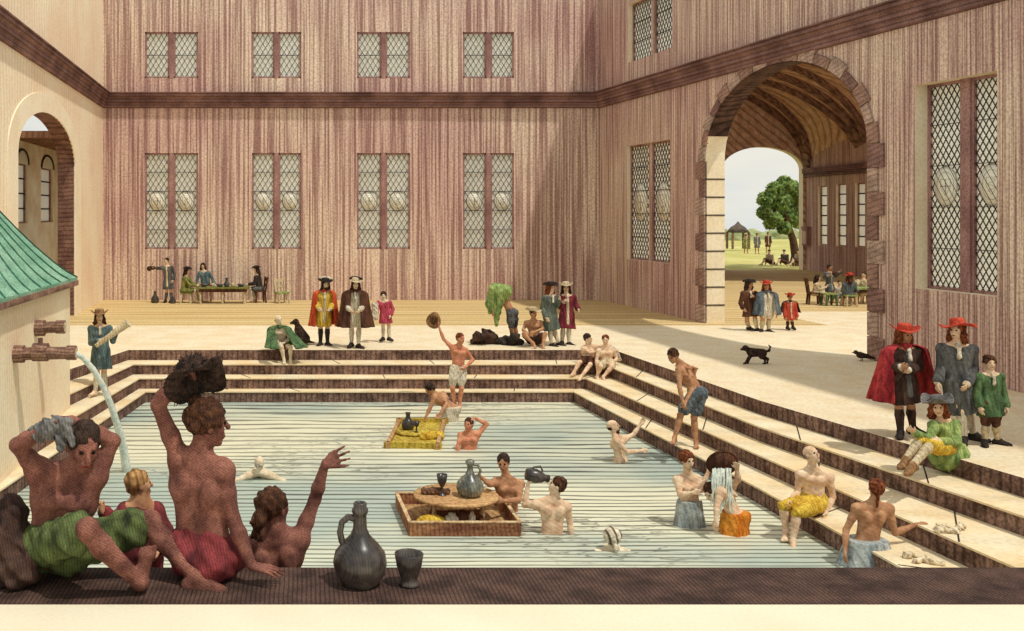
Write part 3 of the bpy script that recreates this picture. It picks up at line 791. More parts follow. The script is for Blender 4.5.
for sa_, sb_ in ((la0-1.0, la0), (la1, la1+1.0)): mb.obox(Pl((sa_+sb_)/2, 4.95/2, -.0075), ldir_*(sb_-sa_)/2, UP*4.95/2, nrm(A(*nL, 0))*.0275)
trim(mb, mat('arch_surround', (252, 240, 214), (246, 228, 198), .8, grain=14, gs=.1))
# cornices (left, back, right) as one mitred moulding
cz = [(0, 7.50), (.10, 7.54), (.10, 7.68), (.17, 7.72), (.17, 7.88), (.28, 7.94), (.28, 8.04), (.34, 8.06), (.34, 8.10), (0, 8.12)]
def cornice():
    mb = MB(); path = [(Pl(LL, 0), nrm(A(*nL, 0)), None), (Pb(0, 0), None, None), (Pb(BXR-BXL, 0), None, None), (Pr(RL, 0), nrm(A(*nR, 0)), None)]
    nb = A(0, 1, 0); nl = nrm(A(*nL, 0)); nr_ = nrm(A(*nR, 0))
    off = [nl, nl+nb, nb+nr_, nr_]
    off = [-nl, -(nl+nb), -(nb+nr_), -nr_]
    for i in range(3):
        a, b = path[i][0], path[i+1][0]
        va = [a+off[i]*r+UP*z for r, z in cz]; vb_ = [b+off[i+1]*r+UP*z for r, z in cz]; n_ = len(cz)
        mb.add(va+vb_, [(k, k+1, n_+k+1, n_+k) for k in range(n_-1)]+[tuple(range(n_))[::-1], tuple(range(n_, 2*n_))])
    return mb
trim(cornice(), M_corn)

# court floor with the sunk basin and its steps
ZS = [0, -.25, -.5, -.75]; 
YB = [24.82, 24.15, 23.62, 23.25]
bl = [(128.4, 350), (133, 0), (139, 0), (145.4, 0)]
XL = [-.1716*24.82, -.167*24.15, -.161*23.62, -.1546*23.25]
XR = [.314*24.82, .304*24.15, .286*23.62, .274*23.25]
near = 5.6
Lslope = [-.245, -.16, -.12, -.13]
mid = [G(760, 400.6, 0), G(760, 426.6, -.25), G(760, 455, -.5), G(760, 488, -.75)]
farp = [G(998, 470.5, 0), G(998, 507, -.25), G(998, 559, -.5), G(900, 566, -.75)]
loops = []
for k in range(4):
    z = ZS[k]; m_ = mid[k]; e_ = farp[k]; sl = (e_[0]-m_[0])/(e_[1]-m_[1]); nx = e_[0]+sl*(near-e_[1])
    L = [A(XL[k]+Lslope[k]*(YB[k]-near), near, z), A(XL[k], YB[k], z), A(XR[k], YB[k], z), A(m_[0], m_[1], z), A(e_[0], e_[1], z), A(nx, near, z)]
    loops.append(L)
for k in range(1, 4):   # keep the left treads in order
    loops[k][0][0] = max(loops[k][0][0], loops[k-1][0][0]+.42)
fl = MB(); L0 = loops[0]
y0, y1, x0, x1 = near, BY, -14.0, 40.0
fl.add([(x0, y0, 0), tuple(L0[0]), tuple(L0[1]), (x0, L0[1][1], 0)], [(0, 1, 2, 3)])
for i in range(2, 5): fl.add([tuple(L0[i]), tuple(L0[i+1]), (x1, L0[i+1][1], 0), (x1, L0[i][1], 0)], [(0, 1, 2, 3)])
fl.add([(x0, L0[1][1], 0), (x1, L0[1][1], 0), (x1, 30.2, 0), (x0, 30.2, 0)], [(0, 1, 2, 3)])
struct(fl.build('floor', M_floor))
f2 = MB(); f2.add([(-14, 30.2, 0), (16, 30.2, 0), (16, 34.5, 0), (40, 34.5, 0), (40, 60.5, 0), (-14, 60.5, 0)], [(0, 1, 2, 3, 4, 5)]); struct(f2.build('floor_shade_wash', M_ochre))  # ochre-washed floor with shade along the back wall put into its colour
f3 = MB(); f3.add([(16, 30.2, 0), (40, 30.2, 0), (40, 34.5, 0), (16, 34.5, 0)], [(0, 1, 2, 3)]); struct(f3.build('floor_hall', M_floor))
# steps: pale tread slabs, shade of the upright faces put into the riser colour
for k in range(4):
    L = loops[k]; zb_ = ZS[k+1] if k < 3 else -1.35
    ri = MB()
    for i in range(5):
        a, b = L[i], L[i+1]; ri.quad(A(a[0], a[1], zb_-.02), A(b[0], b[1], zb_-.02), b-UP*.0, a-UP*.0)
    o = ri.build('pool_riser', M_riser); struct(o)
    if k < 3:
        N = loops[k+1]; tr = MB(); z = ZS[k+1]
        for i in range(5):
            a, b, c, d = [A(q[0], q[1], z) for q in (L[i], L[i+1], N[i+1], N[i])]; tr.quad(a, b, c, d)
        # slab nosing
        for i in range(5):
            a, b = N[i], N[i+1]; dd = nrm(b-a); nn_ = A(dd[1], -dd[0], 0); nn_ = nn_ if np.dot(nn_, A(1.5, 15, 0)-a) > 0 else -nn_
            tr.obox((a+b)/2-UP*.012+nn_*.006, (b-a)/2, nn_*.012, UP*.0135)
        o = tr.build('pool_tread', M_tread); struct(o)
        jo = MB()
        for i, ts in ((1, (.12, .42, .62, .88)), (2, (.25, .62)), (3, (.2, .75)), (0, (.05,)), (4, (.15, .5))):
            for t in ts:
                t = (t+k*.11) % 1; p = L[i]+(L[i+1]-L[i])*t; q = N[i]+(N[i+1]-N[i])*min(1, t+.02); jo.bar(A(p[0], p[1], z+.003), A(q[0], q[1], z+.003), .018, .006)
        o = jo.build('tread_joint', M_lead); struct(o)
# drowned step and basin floor
L3 = loops[3]; W_ = []
mb = MB(); mb.box((-4.6, 22.0, -1.35), (6.9, 23.25, -1.16)); struct(mb.build('pool_step', M_riser))
mb = MB(); mb.box((-9, near, -2.1), (10.5, 24, -2.0)); struct(mb.build('pool_floor', M_riser))
# water
def water():
    m = bpy.data.materials.new('water'); m.use_nodes = True; nt = m.node_tree; N = nt.nodes; L = nt.links; b = N['Principled BSDF']
    b.inputs['Roughness'].default_value = .35; b.inputs['Specular IOR Level'].default_value = .25
    tc = N.new('ShaderNodeTexCoord'); sp = N.new('ShaderNodeSeparateXYZ'); L.new(tc.outputs['Object'], sp.inputs[0])
    def noise(sc, st, det=3):
        mp = N.new('ShaderNodeMapping'); mp.inputs['Scale'].default_value = st; L.new(tc.outputs['Object'], mp.inputs[0])
        n = N.new('ShaderNodeTexNoise'); n.inputs['Scale'].default_value = sc; n.inputs['Detail'].default_value = det; L.new(mp.outputs[0], n.inputs['Vector']); return n.outputs['Fac']
    def math_(op, a, b_=None, c=None):
        n = N.new('ShaderNodeMath'); n.operation = op
        for i, x in enumerate((a, b_, c)):
            if x is None: continue
            if isinstance(x, (int, float)): n.inputs[i].default_value = x
            else: L.new(x, n.inputs[i])
        return n.outputs[0]
    wob = noise(.8, (.35, 1.6, 1), 4)
    # wavelets get longer away from the wall we stand on: spacing grows as y squared
    ph = math_('DIVIDE', 4400.0*2*math.pi/3.9, sp.outputs['Y']); ph = math_('MULTIPLY_ADD', wob, 11.0, ph)
    s_ = math_('SINE', ph)
    dk = noise(.5, (.5, 1.2, 1), 5)
    mr = N.new('ShaderNodeMapRange'); mr.inputs['From Min'].default_value = .25; mr.inputs['From Max'].default_value = .95; L.new(s_, mr.inputs['Value'])
    r2 = N.new('ShaderNodeMapRange'); r2.inputs['From Min'].default_value = .35; r2.inputs['From Max'].default_value = .65; r2.inputs['To Min'].default_value = .55; r2.inputs['To Max'].default_value = 1.0; L.new(dk, r2.inputs['Value'])
    fac = math_('MULTIPLY', mr.outputs[0], r2.outputs[0])
    rp = N.new('ShaderNodeValToRGB'); e = rp.color_ramp.elements; e[0].position = .40; e[0].color = srgb((172, 186, 174)); e[1].position = .58; e[1].color = srgb((224, 222, 194))
    L.new(noise(.28, (.6, 1.3, 1), 5), rp.inputs[0])
    # scribbled wavelets where the water is stirred
    sc = noise(4.5, (.45, 1.5, 1), 2); sc2 = math_('ABSOLUTE', math_('SUBTRACT', sc, .5)); sc3 = N.new('ShaderNodeMapRange'); sc3.inputs['From Min'].default_value = .0; sc3.inputs['From Max'].default_value = .045; sc3.inputs['To Min'].default_value = 1; sc3.inputs['To Max'].default_value = 0; L.new(sc2, sc3.inputs['Value'])
    mk = N.new('ShaderNodeMapRange'); mk.inputs['From Min'].default_value = .52; mk.inputs['From Max'].default_value = .62; L.new(noise(.33, (.8, 1.2, 1), 3), mk.inputs['Value'])
    fac = math_('MAXIMUM', fac, math_('MULTIPLY', math_('MULTIPLY', sc3.outputs[0], mk.outputs[0]), .8))
    mx = N.new('ShaderNodeMix'); mx.data_type = 'RGBA'; L.new(fac, mx.inputs['Factor']); L.new(rp.outputs[0], mx.inputs['A']); mx.inputs['B'].default_value = srgb((70, 72, 68))
    L.new(mx.outputs['Result'], b.inputs['Base Color'])
    bp = N.new('ShaderNodeBump'); bp.inputs['Strength'].default_value = .25; bp.inputs['Distance'].default_value = .05; L.new(noise(3, (.4, 1.4, 1), 4), bp.inputs['Height']); L.new(bp.outputs[0], b.inputs['Normal'])
    return m
WZ = -1.0
wm_ = MB(); wm_.add([(q[0], q[1], WZ) for q in L3], [tuple(range(6))]); o = wm_.build('pool_water', water()); struct(o)
# raised platform we stand on, with its dark coping
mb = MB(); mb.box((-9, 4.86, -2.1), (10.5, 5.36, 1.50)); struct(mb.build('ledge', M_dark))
mb = MB(); mb.box((-9, .6, 1.2), (10.5, 4.86, 1.497)); struct(mb.build('floor_platform', mat('platform_stone', (232, 222, 196), (226, 212, 184), 1, grain=60, gs=.06)))
mb = MB(); mb.box((-2.2, 5.36, -2.0), (1.4, 6.15, .88)); struct(mb.build('bathing_bench', M_riser))

# hall beyond the arch: right wall, end wall with the far opening, vault
HX0, HX1, HYe = 30.3, 29.3, 59.8
hw_p0 = (30.25, HYe); hw_p1 = (28.0, 20.0); hd_ = nrm(A(hw_p1[0]-hw_p0[0], hw_p1[1]-hw_p0[1], 0))
def hs(px):
    k = (px-CX)/FPX; return (k*HYe-hw_p0[0])/(hd_[0]-k*hd_[1])
hz = lambda px, py: EYE-(py-CY)/FPX*(HYe+hd_[1]*hs(px))
hh = [(hs(818), hz(818, 245), hs(827), hz(818, 186)), (hs(836), hz(836, 246), hs(846), hz(836, 184)), (hs(855), hz(855, 247), hs(865), hz(855, 183)), (hs(876), 1.6, hs(889), 5.0)]
Ph, o = wall('wall_hall_side', hw_p0, hw_p1, -.05, 9.5, (1, .05), .4, M_wall, hh, None, M_sill)
for h in hh: window(Ph, *h, depth=.2, mull=0, bars=5, medal=False, plain=True, lw=.06, lights=1)
mb = MB(); n_ = nrm(A(1, .05, 0)); q0 = Ph(0, 5.9, -.12); q1 = Ph(20, 5.9, -.12)
mb.bar(q0, q1, .24, .30, UP); mb.bar(q0-UP*.3+n_*.06, q1-UP*.3+n_*.06, .16, .16, UP); trim(mb, M_corn)
# small wall cupboard
mb = MB(); c_ = Ph(hs(808), 1.4, -.1); root = empty('wall_cupboard', c_-UP*.0, 'small dark wooden box fixed to the hall wall left of the first tall window', 'cupboard')
mb.obox(c_+UP*.55, hd_*.35, UP*.5, n_*.1); mb.obox(c_+UP*1.12, hd_*.42, UP*.06, n_*.13); mb.build('case', M_frame, root, off=c_)
mb = MB(); mb.obox(c_+UP*.55-n_*.12, hd_*.24, UP*.38, n_*.02); mb.build('door', M_wall, root, off=c_)
ew0, ew1 = 12.4, 30.25
s0_, s1_ = (722-CX)/FPX*HYe-ew0, (803-CX)/FPX*HYe-ew0
Pe, o = wall('wall_hall_end', (ew0, HYe), (ew1, HYe), -.05, 12.5, (0, 1), .5, M_brick, (), (s0_, s1_, 6.0, 1.35), M_sill, 20)
# vault over the far half of the hall
vc, vr, vy0, vy1 = 21.3, 9.0, 46.5, HYe
va = MB(); nA = 40
for (y_, y2) in ((vy0, vy1),):
    for e in (0, .35):
        vs = []
        for i in range(nA+1):
            q = math.pi*i/nA
            for y in (y_, y2): vs.append((vc-(vr+e)*math.cos(q), y, 5.95+(5.6+e)*math.sin(q)))
        va.add(vs, [(2*i, 2*i+1, 2*i+3, 2*i+2) for i in range(nA)], True)
o = va.build('ceiling', M_brick); struct(o)
rb = MB()
def rib(fn, w_=.5):
    pts = [fn(t) for t in np.linspace(0, 1, 29)]
    for a, b in zip(pts[:-1], pts[1:]):
        rb.bar(a, b+(b-a)*.05, w_, .28, nrm(A(a[0]-vc, 0, a[2]-4)))
ell = lambda q, y: A(vc-(vr-.1)*math.cos(q), y, 5.95+(5.5)*math.sin(q))
for y in (47.0, 53.4, 59.5): rib(lambda t: ell(math.pi*t, y))
for ya, yb in ((47.2, 53.4), (53.4, 59.5)):
    rib(lambda t: ell(math.pi*t, ya+(yb-ya)*t), .35); rib(lambda t: ell(math.pi*t, yb+(ya-yb)*t), .35)
trim(rb, M_rib)
mb = MB(); mb.box((11.6, 40, -.05), (12.25, 60.3, 12.2)); struct(mb.build('wall_hall_left', M_wall))

# room behind the left arch
mb = MB(); mb.box((-14, 36.5, 6.15), (-8.2, 45, 6.4)); struct(mb.build('ceiling_left', mat('ceiling_brown', (176, 130, 100), (134, 94, 74), 2, lines=.2, ldir=(1, .4, 0), lamp=.4)))
lw_p0, lw_p1 = (-10.8, 45.0), (-10.3, 27.0); ld2 = nrm(A(.5, -18, 0))
def l2(px):
    k = (px-CX)/FPX; return (k*45.0+10.8)/(ld2[0]-k*ld2[1])
lhh = [(l2(53), 3.0, l2(41), 5.3), (l2(28), 3.0, l2(16), 5.3)]
Pw, o = wall('wall_left_inner', lw_p0, lw_p1, -.05, 6.2, (-1, 0), .35, mat('plaster', (255, 250, 230), (236, 220, 190), 1.2, grain=14, gs=.15), lhh, None, M_sill)
for h in lhh:
    window(Pw, *h, depth=.15, mull=0, bars=3, medal=False, plain=True, lw=.05, lights=1)
    # round heads
    mbh = MB(); mm_, hh_ = (h[0]+h[2])/2, (h[2]-h[0])/2; pts = [Pw(mm_-hh_*math.cos(q), h[3]-.02+.55*math.sin(q), -.02) for q in np.linspace(0, math.pi, 15)]
    mbh.tube(pts, .05, 6); trim(mbh, M_lead)
    mg = MB(); mg.add([tuple(p) for p in pts]+[tuple(p+A(-.05, 0, 0)) for p in pts], [tuple(range(15)), tuple(range(29, 14, -1))]); trim(mg, M_pane)
mb = MB(); mb.box((-14, 44.6, -.05), (-8.0, 45, 6.2)); struct(mb.build('wall_left_end', MATS['plaster']))

# ---------------------------------------------------------------- landscape beyond
M_grass = mat('meadow', (230, 218, 150), (200, 196, 118), .35, stretch=(.3, 1.5, 1), c3=(230, 232, 200))
mb = MB(); P_ = lambda x, y, z: (x, y, z)
g = []
ys = [60.3, 70, 85, 105, 136, 160]; zs = [0, .05, .15, .1, 0, -6]
for j, y in enumerate(ys):
    for i in range(13): 
        x = (i-2)*9.0*(y/60)**.6+6; g.append((x, y, zs[j]+.25*math.sin(i*1.7+j)*(j > 0)))
mb.add(g, [(j*13+i, j*13+i+1, (j+1)*13+i+1, (j+1)*13+i) for j in range(5) for i in range(12)], True); struct(mb.build('meadow', M_grass), 'structure')
# distant hedge line and town
random.seed(3)
F = Form(); 
for i in range(40): F.ball(U(700+i*4.5, 240.5+random.uniform(-1, 1), 126+random.uniform(-3, 3)), random.uniform(.7, 1.5), .5)
o = F.build('distant_hedge', mat('hedge', (188, 192, 140), (146, 158, 112), 1), .4, None, (0, 0, 0), crumple(.25, 2.2)); tag(o, 'pale line of bushes far off at the end of the meadow', 'hedge')
def leafball(name, blobs, m, parent, base, n, sz, seed=1):
    random.seed(seed); v = []; f = []
    for i in range(n):
        c, r = random.choice(blobs); c = np.asarray(c)
        q = nrm([random.gauss(0, 1) for _ in range(3)])*r*random.uniform(.6, .98); p = c+q-base
        a = nrm([random.gauss(0, 1) for _ in range(3)]); b_ = nrm(np.cross(a, [random.gauss(0, 1) for _ in range(3)])); s_ = sz*random.uniform(.6, 1.2)
        k = len(v); v += [tuple(p-a*s_), tuple(p+b_*s_*.5), tuple(p+a*s_), tuple(p-b_*s_*.5)]; f.append((k, k+1, k+2, k+3))
    me = bpy.data.meshes.new(name); me.from_pydata(v, [], f); me.update(); return link(name, me, m, parent)
TY = 63.0
tb = U(794.5, 264, TY); tb[2] = 0
root = empty('tree', tb, 'broad leafy green tree with a curved trunk seen through the far archway', 'tree')
tk = MB(); tp = [U(795, 266, TY), U(795.5, 255, TY), U(793, 240, TY), U(789, 228, TY), U(785, 212, TY)]; tk.tube([p-tb for p in tp], [.34, .26, .22, .19, .10], 10)
for q in ((770, 210), (765, 196), (797, 205), (785, 190)): tk.tube([tp[3]-tb, (tp[3]+U(q[0], q[1], TY))/2-tb+A(0, .3, 0), U(q[0], q[1], TY)-tb], [.14, .09, .04], 7)
tk.build('trunk', mat('bark', (112, 84, 62), (72, 54, 42), 6), root)
bl_ = [(785, 184, 9), (775, 190, 9), (793, 190, 10), (766, 200, 9), (780, 202, 12), (797, 205, 10), (764, 213, 7), (775, 220, 8), (789, 216, 10), (798, 222, 7), (784, 228, 7), (803, 196, 8), (806, 212, 8), (770, 224, 6)]
blobs = [(U(x, y, TY+random.uniform(-1, 1)), r*TY/1000) for x, y, r in bl_]
F = Form()
for c, r in blobs: F.ball(c, r*.86, .15)
F.build('foliage', mat('leaf_dark', (138, 164, 92), (74, 100, 56), 4, p=(.42, .58), grain=0), .12, root, tb, crumple(.10, 7))
leafball('leaves', blobs, mat('leaf', (170, 192, 112), (92, 122, 70), 2.5, p=(.4, .6), grain=0), root, tb, 6500, .13)
# open-sided wagon tent on the meadow
ty = 92.0; c0 = U(738, 257, ty); c0[2] = .1
root = empty('pavilion', c0, 'small dark roofed pavilion standing far off on the left of the meadow', 'pavilion')
for dx in (-.75, .75):
    for dy in (-.6, .6): mb = MB(); mb.bar(A(dx, dy, 0), A(dx, dy, 1.5), .16, .16, (1, 0, 0)); mb.build('post', M_rib, root)
mb = MB(); rp = []
for z, w2 in ((1.5, 2.1), (2.0, 1.3), (2.25, .5), (2.5, .1)): rp.append((w2, z))
mb.lathe([(0.001, 1.48)]+rp+[(.001, 2.55)], (0, 0, 0), 8, None, .52, .5); mb.build('roof', mat('pavroof', (120, 108, 96), (84, 74, 68), 3), root)

# ---------------------------------------------------------------- fountain house with the spouts
FX = -4.6
fy1 = 20.0; fy0 = 14.6; fx0 = -6.74
base = A((FX+fx0)/2, (fy0+fy1)/2, -.9)
root = empty('fountain_house', base, 'cream fountain house with a green copper roof at the left edge of the pool', 'fountain')
M_fh = mat('fountain_plaster', (253, 236, 204), (244, 214, 178), .6, lines=.10, ldir=(0, 1, 0), lamp=.14, grain=20, gs=.12)
mb = MB(); mb.box((fx0, fy0, -1.6), (FX, fy1, 2.05)); mb.build('body', M_fh, root, off=base)
apex = A(-6.55, 17.3, 5.0); ov = .12
ev = [A(FX+ov, fy0-ov, 2.10), A(FX+ov, fy1+ov, 2.10), A(fx0, fy1+ov, 2.10), A(fx0, fy0-ov, 2.10)]
mb = MB(); seam = MB()
def rp_(e, t): 
    h = t**1.35; p = e+(apex-e)*t; p[2] = e[2]+(apex[2]-e[2])*(h*.75+.25*t); return p
for i in range(4):
    a, b = ev[i], ev[(i+1) % 4]; n1, n2 = 18, 16; vs = []
    for j in range(n2+1):
        for q in range(n1+1):
            vs.append(rp_(a+(b-a)*q/n1, j/n2))
    mb.add(vs, [(j*(n1+1)+q, j*(n1+1)+q+1, (j+1)*(n1+1)+q+1, (j+1)*(n1+1)+q) for j in range(n2) for q in range(n1)], True)
    for q in range(0, 9):
        e = a+(b-a)*q/8; seam.tube([rp_(e, t/12)+UP*.01 for t in range(12)], .018, 5)
mb.box((fx0, fy0-ov, 2.02), (FX+ov, fy1+ov, 2.11))
mb.build('roof', mat('copper_green', (158, 200, 172), (122, 172, 144), 1.5, lines=.18, ldir=(.3, 0, 1), lamp=.12), root, off=base)
seam.build('roof_seam', mat('copper_dark', (84, 138, 112), (60, 108, 88), 3), root, off=base)
mb = MB()
for i in range(4):
    a, b = ev[i]-UP*.10, ev[(i+1) % 4]-UP*.10; mb.bar(a, b, .05, .10, UP)
mb.build('eaves_trim', M_rib, root, off=base)
M_wood = mat('pipe_wood', (176, 138, 116), (118, 88, 76), 6, stretch=(.5, 3, 3), lines=.05, ldir=(0, 0, 1), lamp=.45)
def spout(py, px0, px1, Yp, label, two=False):
    z = EYE-(py-CY)/FPX*Yp; x1_ = (px1-CX)/FPX*Yp; r = .105
    b0 = A(FX-.1, Yp, z); e = A(x1_, Yp+.0, z+.02)
    rt = empty('spout', A(FX, Yp, z), label, 'spout', None)
    off = A(FX, Yp, z); mb = MB(); mb.tube([b0, e], [r, r*.95], 16); mb.build('pipe', M_wood, rt, off=off)
    mb = MB(); mb.tube([A(FX, Yp, z), A(FX+.16, Yp, z)], [r*1.35, r*1.35], 16); mb.build('flange', M_wood, rt, off=off)
    mb = MB(); mb.tube([e-A(.10, 0, 0), e+A(.05, 0, 0)], [r*1.12, r*1.12], 16, True); mb.build('rim', M_wood, rt, off=off)
    mb = MB(); mb.tube([e+A(.02, 0, 0), e+A(.056, 0, 0)], [r*.8, r*.8], 16, True); mb.build('bore' if not two else 'outlet', mat('pale_end', (246, 226, 190), (214, 184, 150), 5), rt, off=off)
    if two:
        c_ = (b0+e)/2; mb = MB(); mb.tube([c_-A(.12, 0, -.02), c_+A(.12, 0, .02)], [r*1.4, r*1.4], 16); mb.tube([c_, c_+A(0, 0, .25)], [.04, .04], 8); mb.build('tap', M_wood, rt, off=off)
    return e
spout(328, 20, 62, 17.4, 'upper wooden spout, dry, in the wall of the fountain house')
e1 = spout(354, 17, 73, 16.1, 'lower wooden spout with a tap, water pouring from its mouth', True)
# jet
pts = []
pj = [(72, 352), (82, 357), (93, 369), (103, 386), (111, 405), (117, 424), (121, 437), (124, 452), (127, 466)]
for i, (x, y) in enumerate(pj): pts.append(U(x, y, 16.1+i*.12))
pts[-1][2] = min(pts[-1][2], WZ-.02)
mb = MB(); mb.tube([p for p in pts], [.05, .045, .05, .052, .056, .06, .066, .072, .08], 12)
o = mb.build('water_jet', mat('water_jet', (240, 242, 226), (200, 212, 202), 14, rough=.2, spec=.5, grain=40, gs=.25), off=pts[0], loc=tuple(pts[0])); tag(o, 'curved stream of pale water falling from the lower spout into the pool', 'water')
# ---------------------------------------------------------------- foreground on the ledge
person('person in a green cloth sitting on the ledge, both arms wringing a cloth overhead', 5.2, dict(
    hd=(83, 447, -.06), nk=(70, 474, 0), pv=(54, 550, .02), sa=(38, 470, -.03), sb=(95, 476, .0), ea=(17, 445, -.12), wa=(48, 428, -.14), eb=(113, 441, .02), wb=(72, 420, -.06),
    ka=(88, 529, -.34), aa=(140, 583, -.22), kb=(150, 521, .04), ab=(197, 577, -.12), ta=(.2, -.35, .9), tb=(.95, -.2, -.05)), 1.0, 'brown', f=(.45, -.85, -.30), bf=(.35, -.93, 0),
    wear=[('loin', 'green', .80, .01)], hair=('short', 'dark'), hands={'a': dict(d=(.7, -.1, .3), n=(0, -.6, -.8), curl=.9), 'b': dict(d=(-.9, -.2, .1), n=(0, -.4, -.9), curl=.9)}, groundz=1.5)
A2 = person('dark-skinned person in a red cloth seen from behind on the ledge, raising a shaggy hat', 5.2, dict(
    hd=(208, 424, .02), nk=(199, 459, .02), pv=(203, 552, .02), sa=(181, 461, .04), sb=(222, 471, -.03), ea=(158, 405, .02), wa=(173, 381, .0), eb=(233, 519, -.05), wb=(252, 566, -.09),
    ka=(222, 556, .42), aa=(226, 640, .50), kb=(240, 556, .40), ab=(243, 640, .48), ta=(.3, .9, -.2), tb=(.3, .9, -.2)), 1.0, 'brown', f=(.9, .38, -.05), bf=(.25, .96, 0),
    wear=[('loin', 'maroon', .6, .01)], hair=('curly', 'brown'), hands={'a': dict(d=(.75, .1, .65), n=(.4, -.2, -.9), curl=.8, t=(0, -1, 0)), 'b': dict(d=(.95, -.15, -.12), n=(0, 0, -1), curl=.15, t=(0, 1, 0), spread=1.3)}, groundz=1.5)
c_ = U(196, 381, 5.2)
hb = hat_mb(c_*0, nrm(A(.85, 0, .5)), nrm(A(-.3, -.75, .5)), nrm(A(-.35, .35, .8)), 'floppy', 1.0, .165, .095, .10, 1.0)
o = hb.build('hat', hm('dark', True), loc=tuple(c_)); tag(o, 'dark shaggy hat held up in the raised hand of the person seen from behind', 'hat')
random.seed(9); tf = MB()
for i in range(420):
    v = random.choice(hb.v); v = np.array(v); d = nrm(v+A(0, 0, .02))*random.uniform(.008, .022)+A(random.uniform(-.01, .01), random.uniform(-.01, .01), random.uniform(-.012, .004))
    tf.tube([v, v+d], [.004, .0015], 4, False)
tf.build('shag', hm('dark', True), o)
# cloth wrung over the head of the first
F = Form(); F.cap(U(34, 434, 5.1), U(52, 428, 5.04), .045, .052, .02); F.cap(U(52, 428, 5.04), U(66, 424, 5.0), .05, .035, .02); F.cap(U(60, 430, 5.02), U(62, 448, 4.98), .034, .020, .02); F.cap(U(66, 424, 5.0), U(72, 444, 4.97), .028, .014, .02)
c_ = U(52, 428, 5.04); o = F.build('towel', cm('grey', True), .0085, None, c_, crumple(.010, 70)); o.location = c_; tag(o, 'twisted grey cloth held above the head of the person in green', 'towel')
# heap of dark cloth at the left end
F = Form(); random.seed(2)
for i in range(14): F.cap(U(random.uniform(-30, 22), random.uniform(530, 572), 5.18+random.uniform(-.1, .1)), U(random.uniform(-20, 20), random.uniform(540, 572), 5.15), random.uniform(.07, .11), .08, .04)
F.cap(U(10, 560, 5.2), U(12, 510, 5.22), .10, .08, .04)
c_ = U(0, 580, 5.15); c_[2] = 1.5; o = F.build('clothes_heap', cm('darkbrown', True), .012, None, c_, crumple(.016, 30), lambda X, Y, Z: 1.5-Z); o.location = c_; tag(o, 'heap of dark brown clothes at the far left end of the ledge', 'clothes')
person('small fair-haired person wrapped in maroon behind the ledge, between the two seated bathers', 5.85, dict(
    hd=(139, 485, 0), nk=(140, 503, 0), pv=(142, 575, 0), sa=(126, 512, -.03), sb=(155, 512, .05), ea=(112, 520, -.12), wa=(104, 512, -.2), eb=(166, 530, .02), wb=(158, 550, -.1),
    ka=(136, 600, -.22), kb=(150, 600, -.20), aa=(136, 655, -.18), ab=(150, 655, -.18)), .72, 'tan', f=(.85, .5, .05), bf=(.5, .86, 0), wear=[('shirt', 'maroon')], hair=('short', 'blond'), vox=.010, groundz=.88)
person('dark-skinned person seen from behind in the pool at the ledge, waving one open hand', 5.85, dict(
    hd=(274, 508, 0), nk=(276, 534, 0), pv=(276, 592, .03), sa=(254, 547, .02), sb=(299, 540, .02), ea=(243, 576, .04), wa=(245, 600, .2), eb=(315, 499, .07), wb=(325, 464, .02),
    ka=(262, 608, .28), kb=(290, 608, .28), aa=(262, 668, .24), ab=(290, 668, .24)), .95, 'brown', f=(.65, .74, .15), bf=(.2, .98, 0), hair=('bun', 'brown'),
    hands={'b': dict(d=(.93, 0, .36), n=(.1, .9, -.4), t=(-.4, 0, 1), curl=.12, spread=1.5)}, groundz=.88)
# jug and beaker
c_ = U(360, 582, 5.12); c_[2] = 1.5
M_jug = mat('jug_glaze', (96, 86, 78), (52, 46, 44), 6, rough=.3, spec=.5, lines=.014, ldir=(1, .5, .0), lamp=.5)
r_ = empty('jug', c_, 'dark round-bellied jug with a handle standing on the ledge beside the beaker', 'jug')
mb = MB(); k = 5.12/1000
pr_ = [(.001, 0), (18, 0), (19, 3), (25, 12), (27, 22), (25, 32), (18, 41), (10, 49), (7.0, 56), (6.6, 66), (6.8, 70), (8.2, 72), (8.2, 75), (6.6, 77), (6.8, 81), (5.6, 82), (4.4, 80), (4.2, 60), (.001, 55)]
mb.lathe([(a*k, b*k) for a, b in pr_], (0, 0, 0), 40); mb.build('body', M_jug, r_)
mb = MB(); mb.tube([A(-6*k, 0, 66*k), A(-12*k, 0, 67*k), A(-18*k, 0, 62*k), A(-20*k, 0, 52*k), A(-18*k, 0, 43*k), A(-14*k, 0, 38*k)], [.020, .018, .017, .017, .018, .02], 10); mb.build('handle', M_jug, r_)
c_ = U(409, 583, 5.1); c_[2] = 1.5
mb = MB(); mb.lathe([(a*k, b*k) for a, b in [(.001, 0), (9, 0), (10.5, 1.5), (9.5, 3.5), (8, 6), (10, 12), (12.5, 20), (14.5, 32), (14, 32.5), (13.2, 32), (11, 20), (8.5, 12), (.001, 10)]], (0, 0, 0), 36)
o = mb.build('beaker', M_jug, loc=tuple(c_)); tag(o, 'dark flared beaker standing on the ledge to the right of the jug', 'cup')

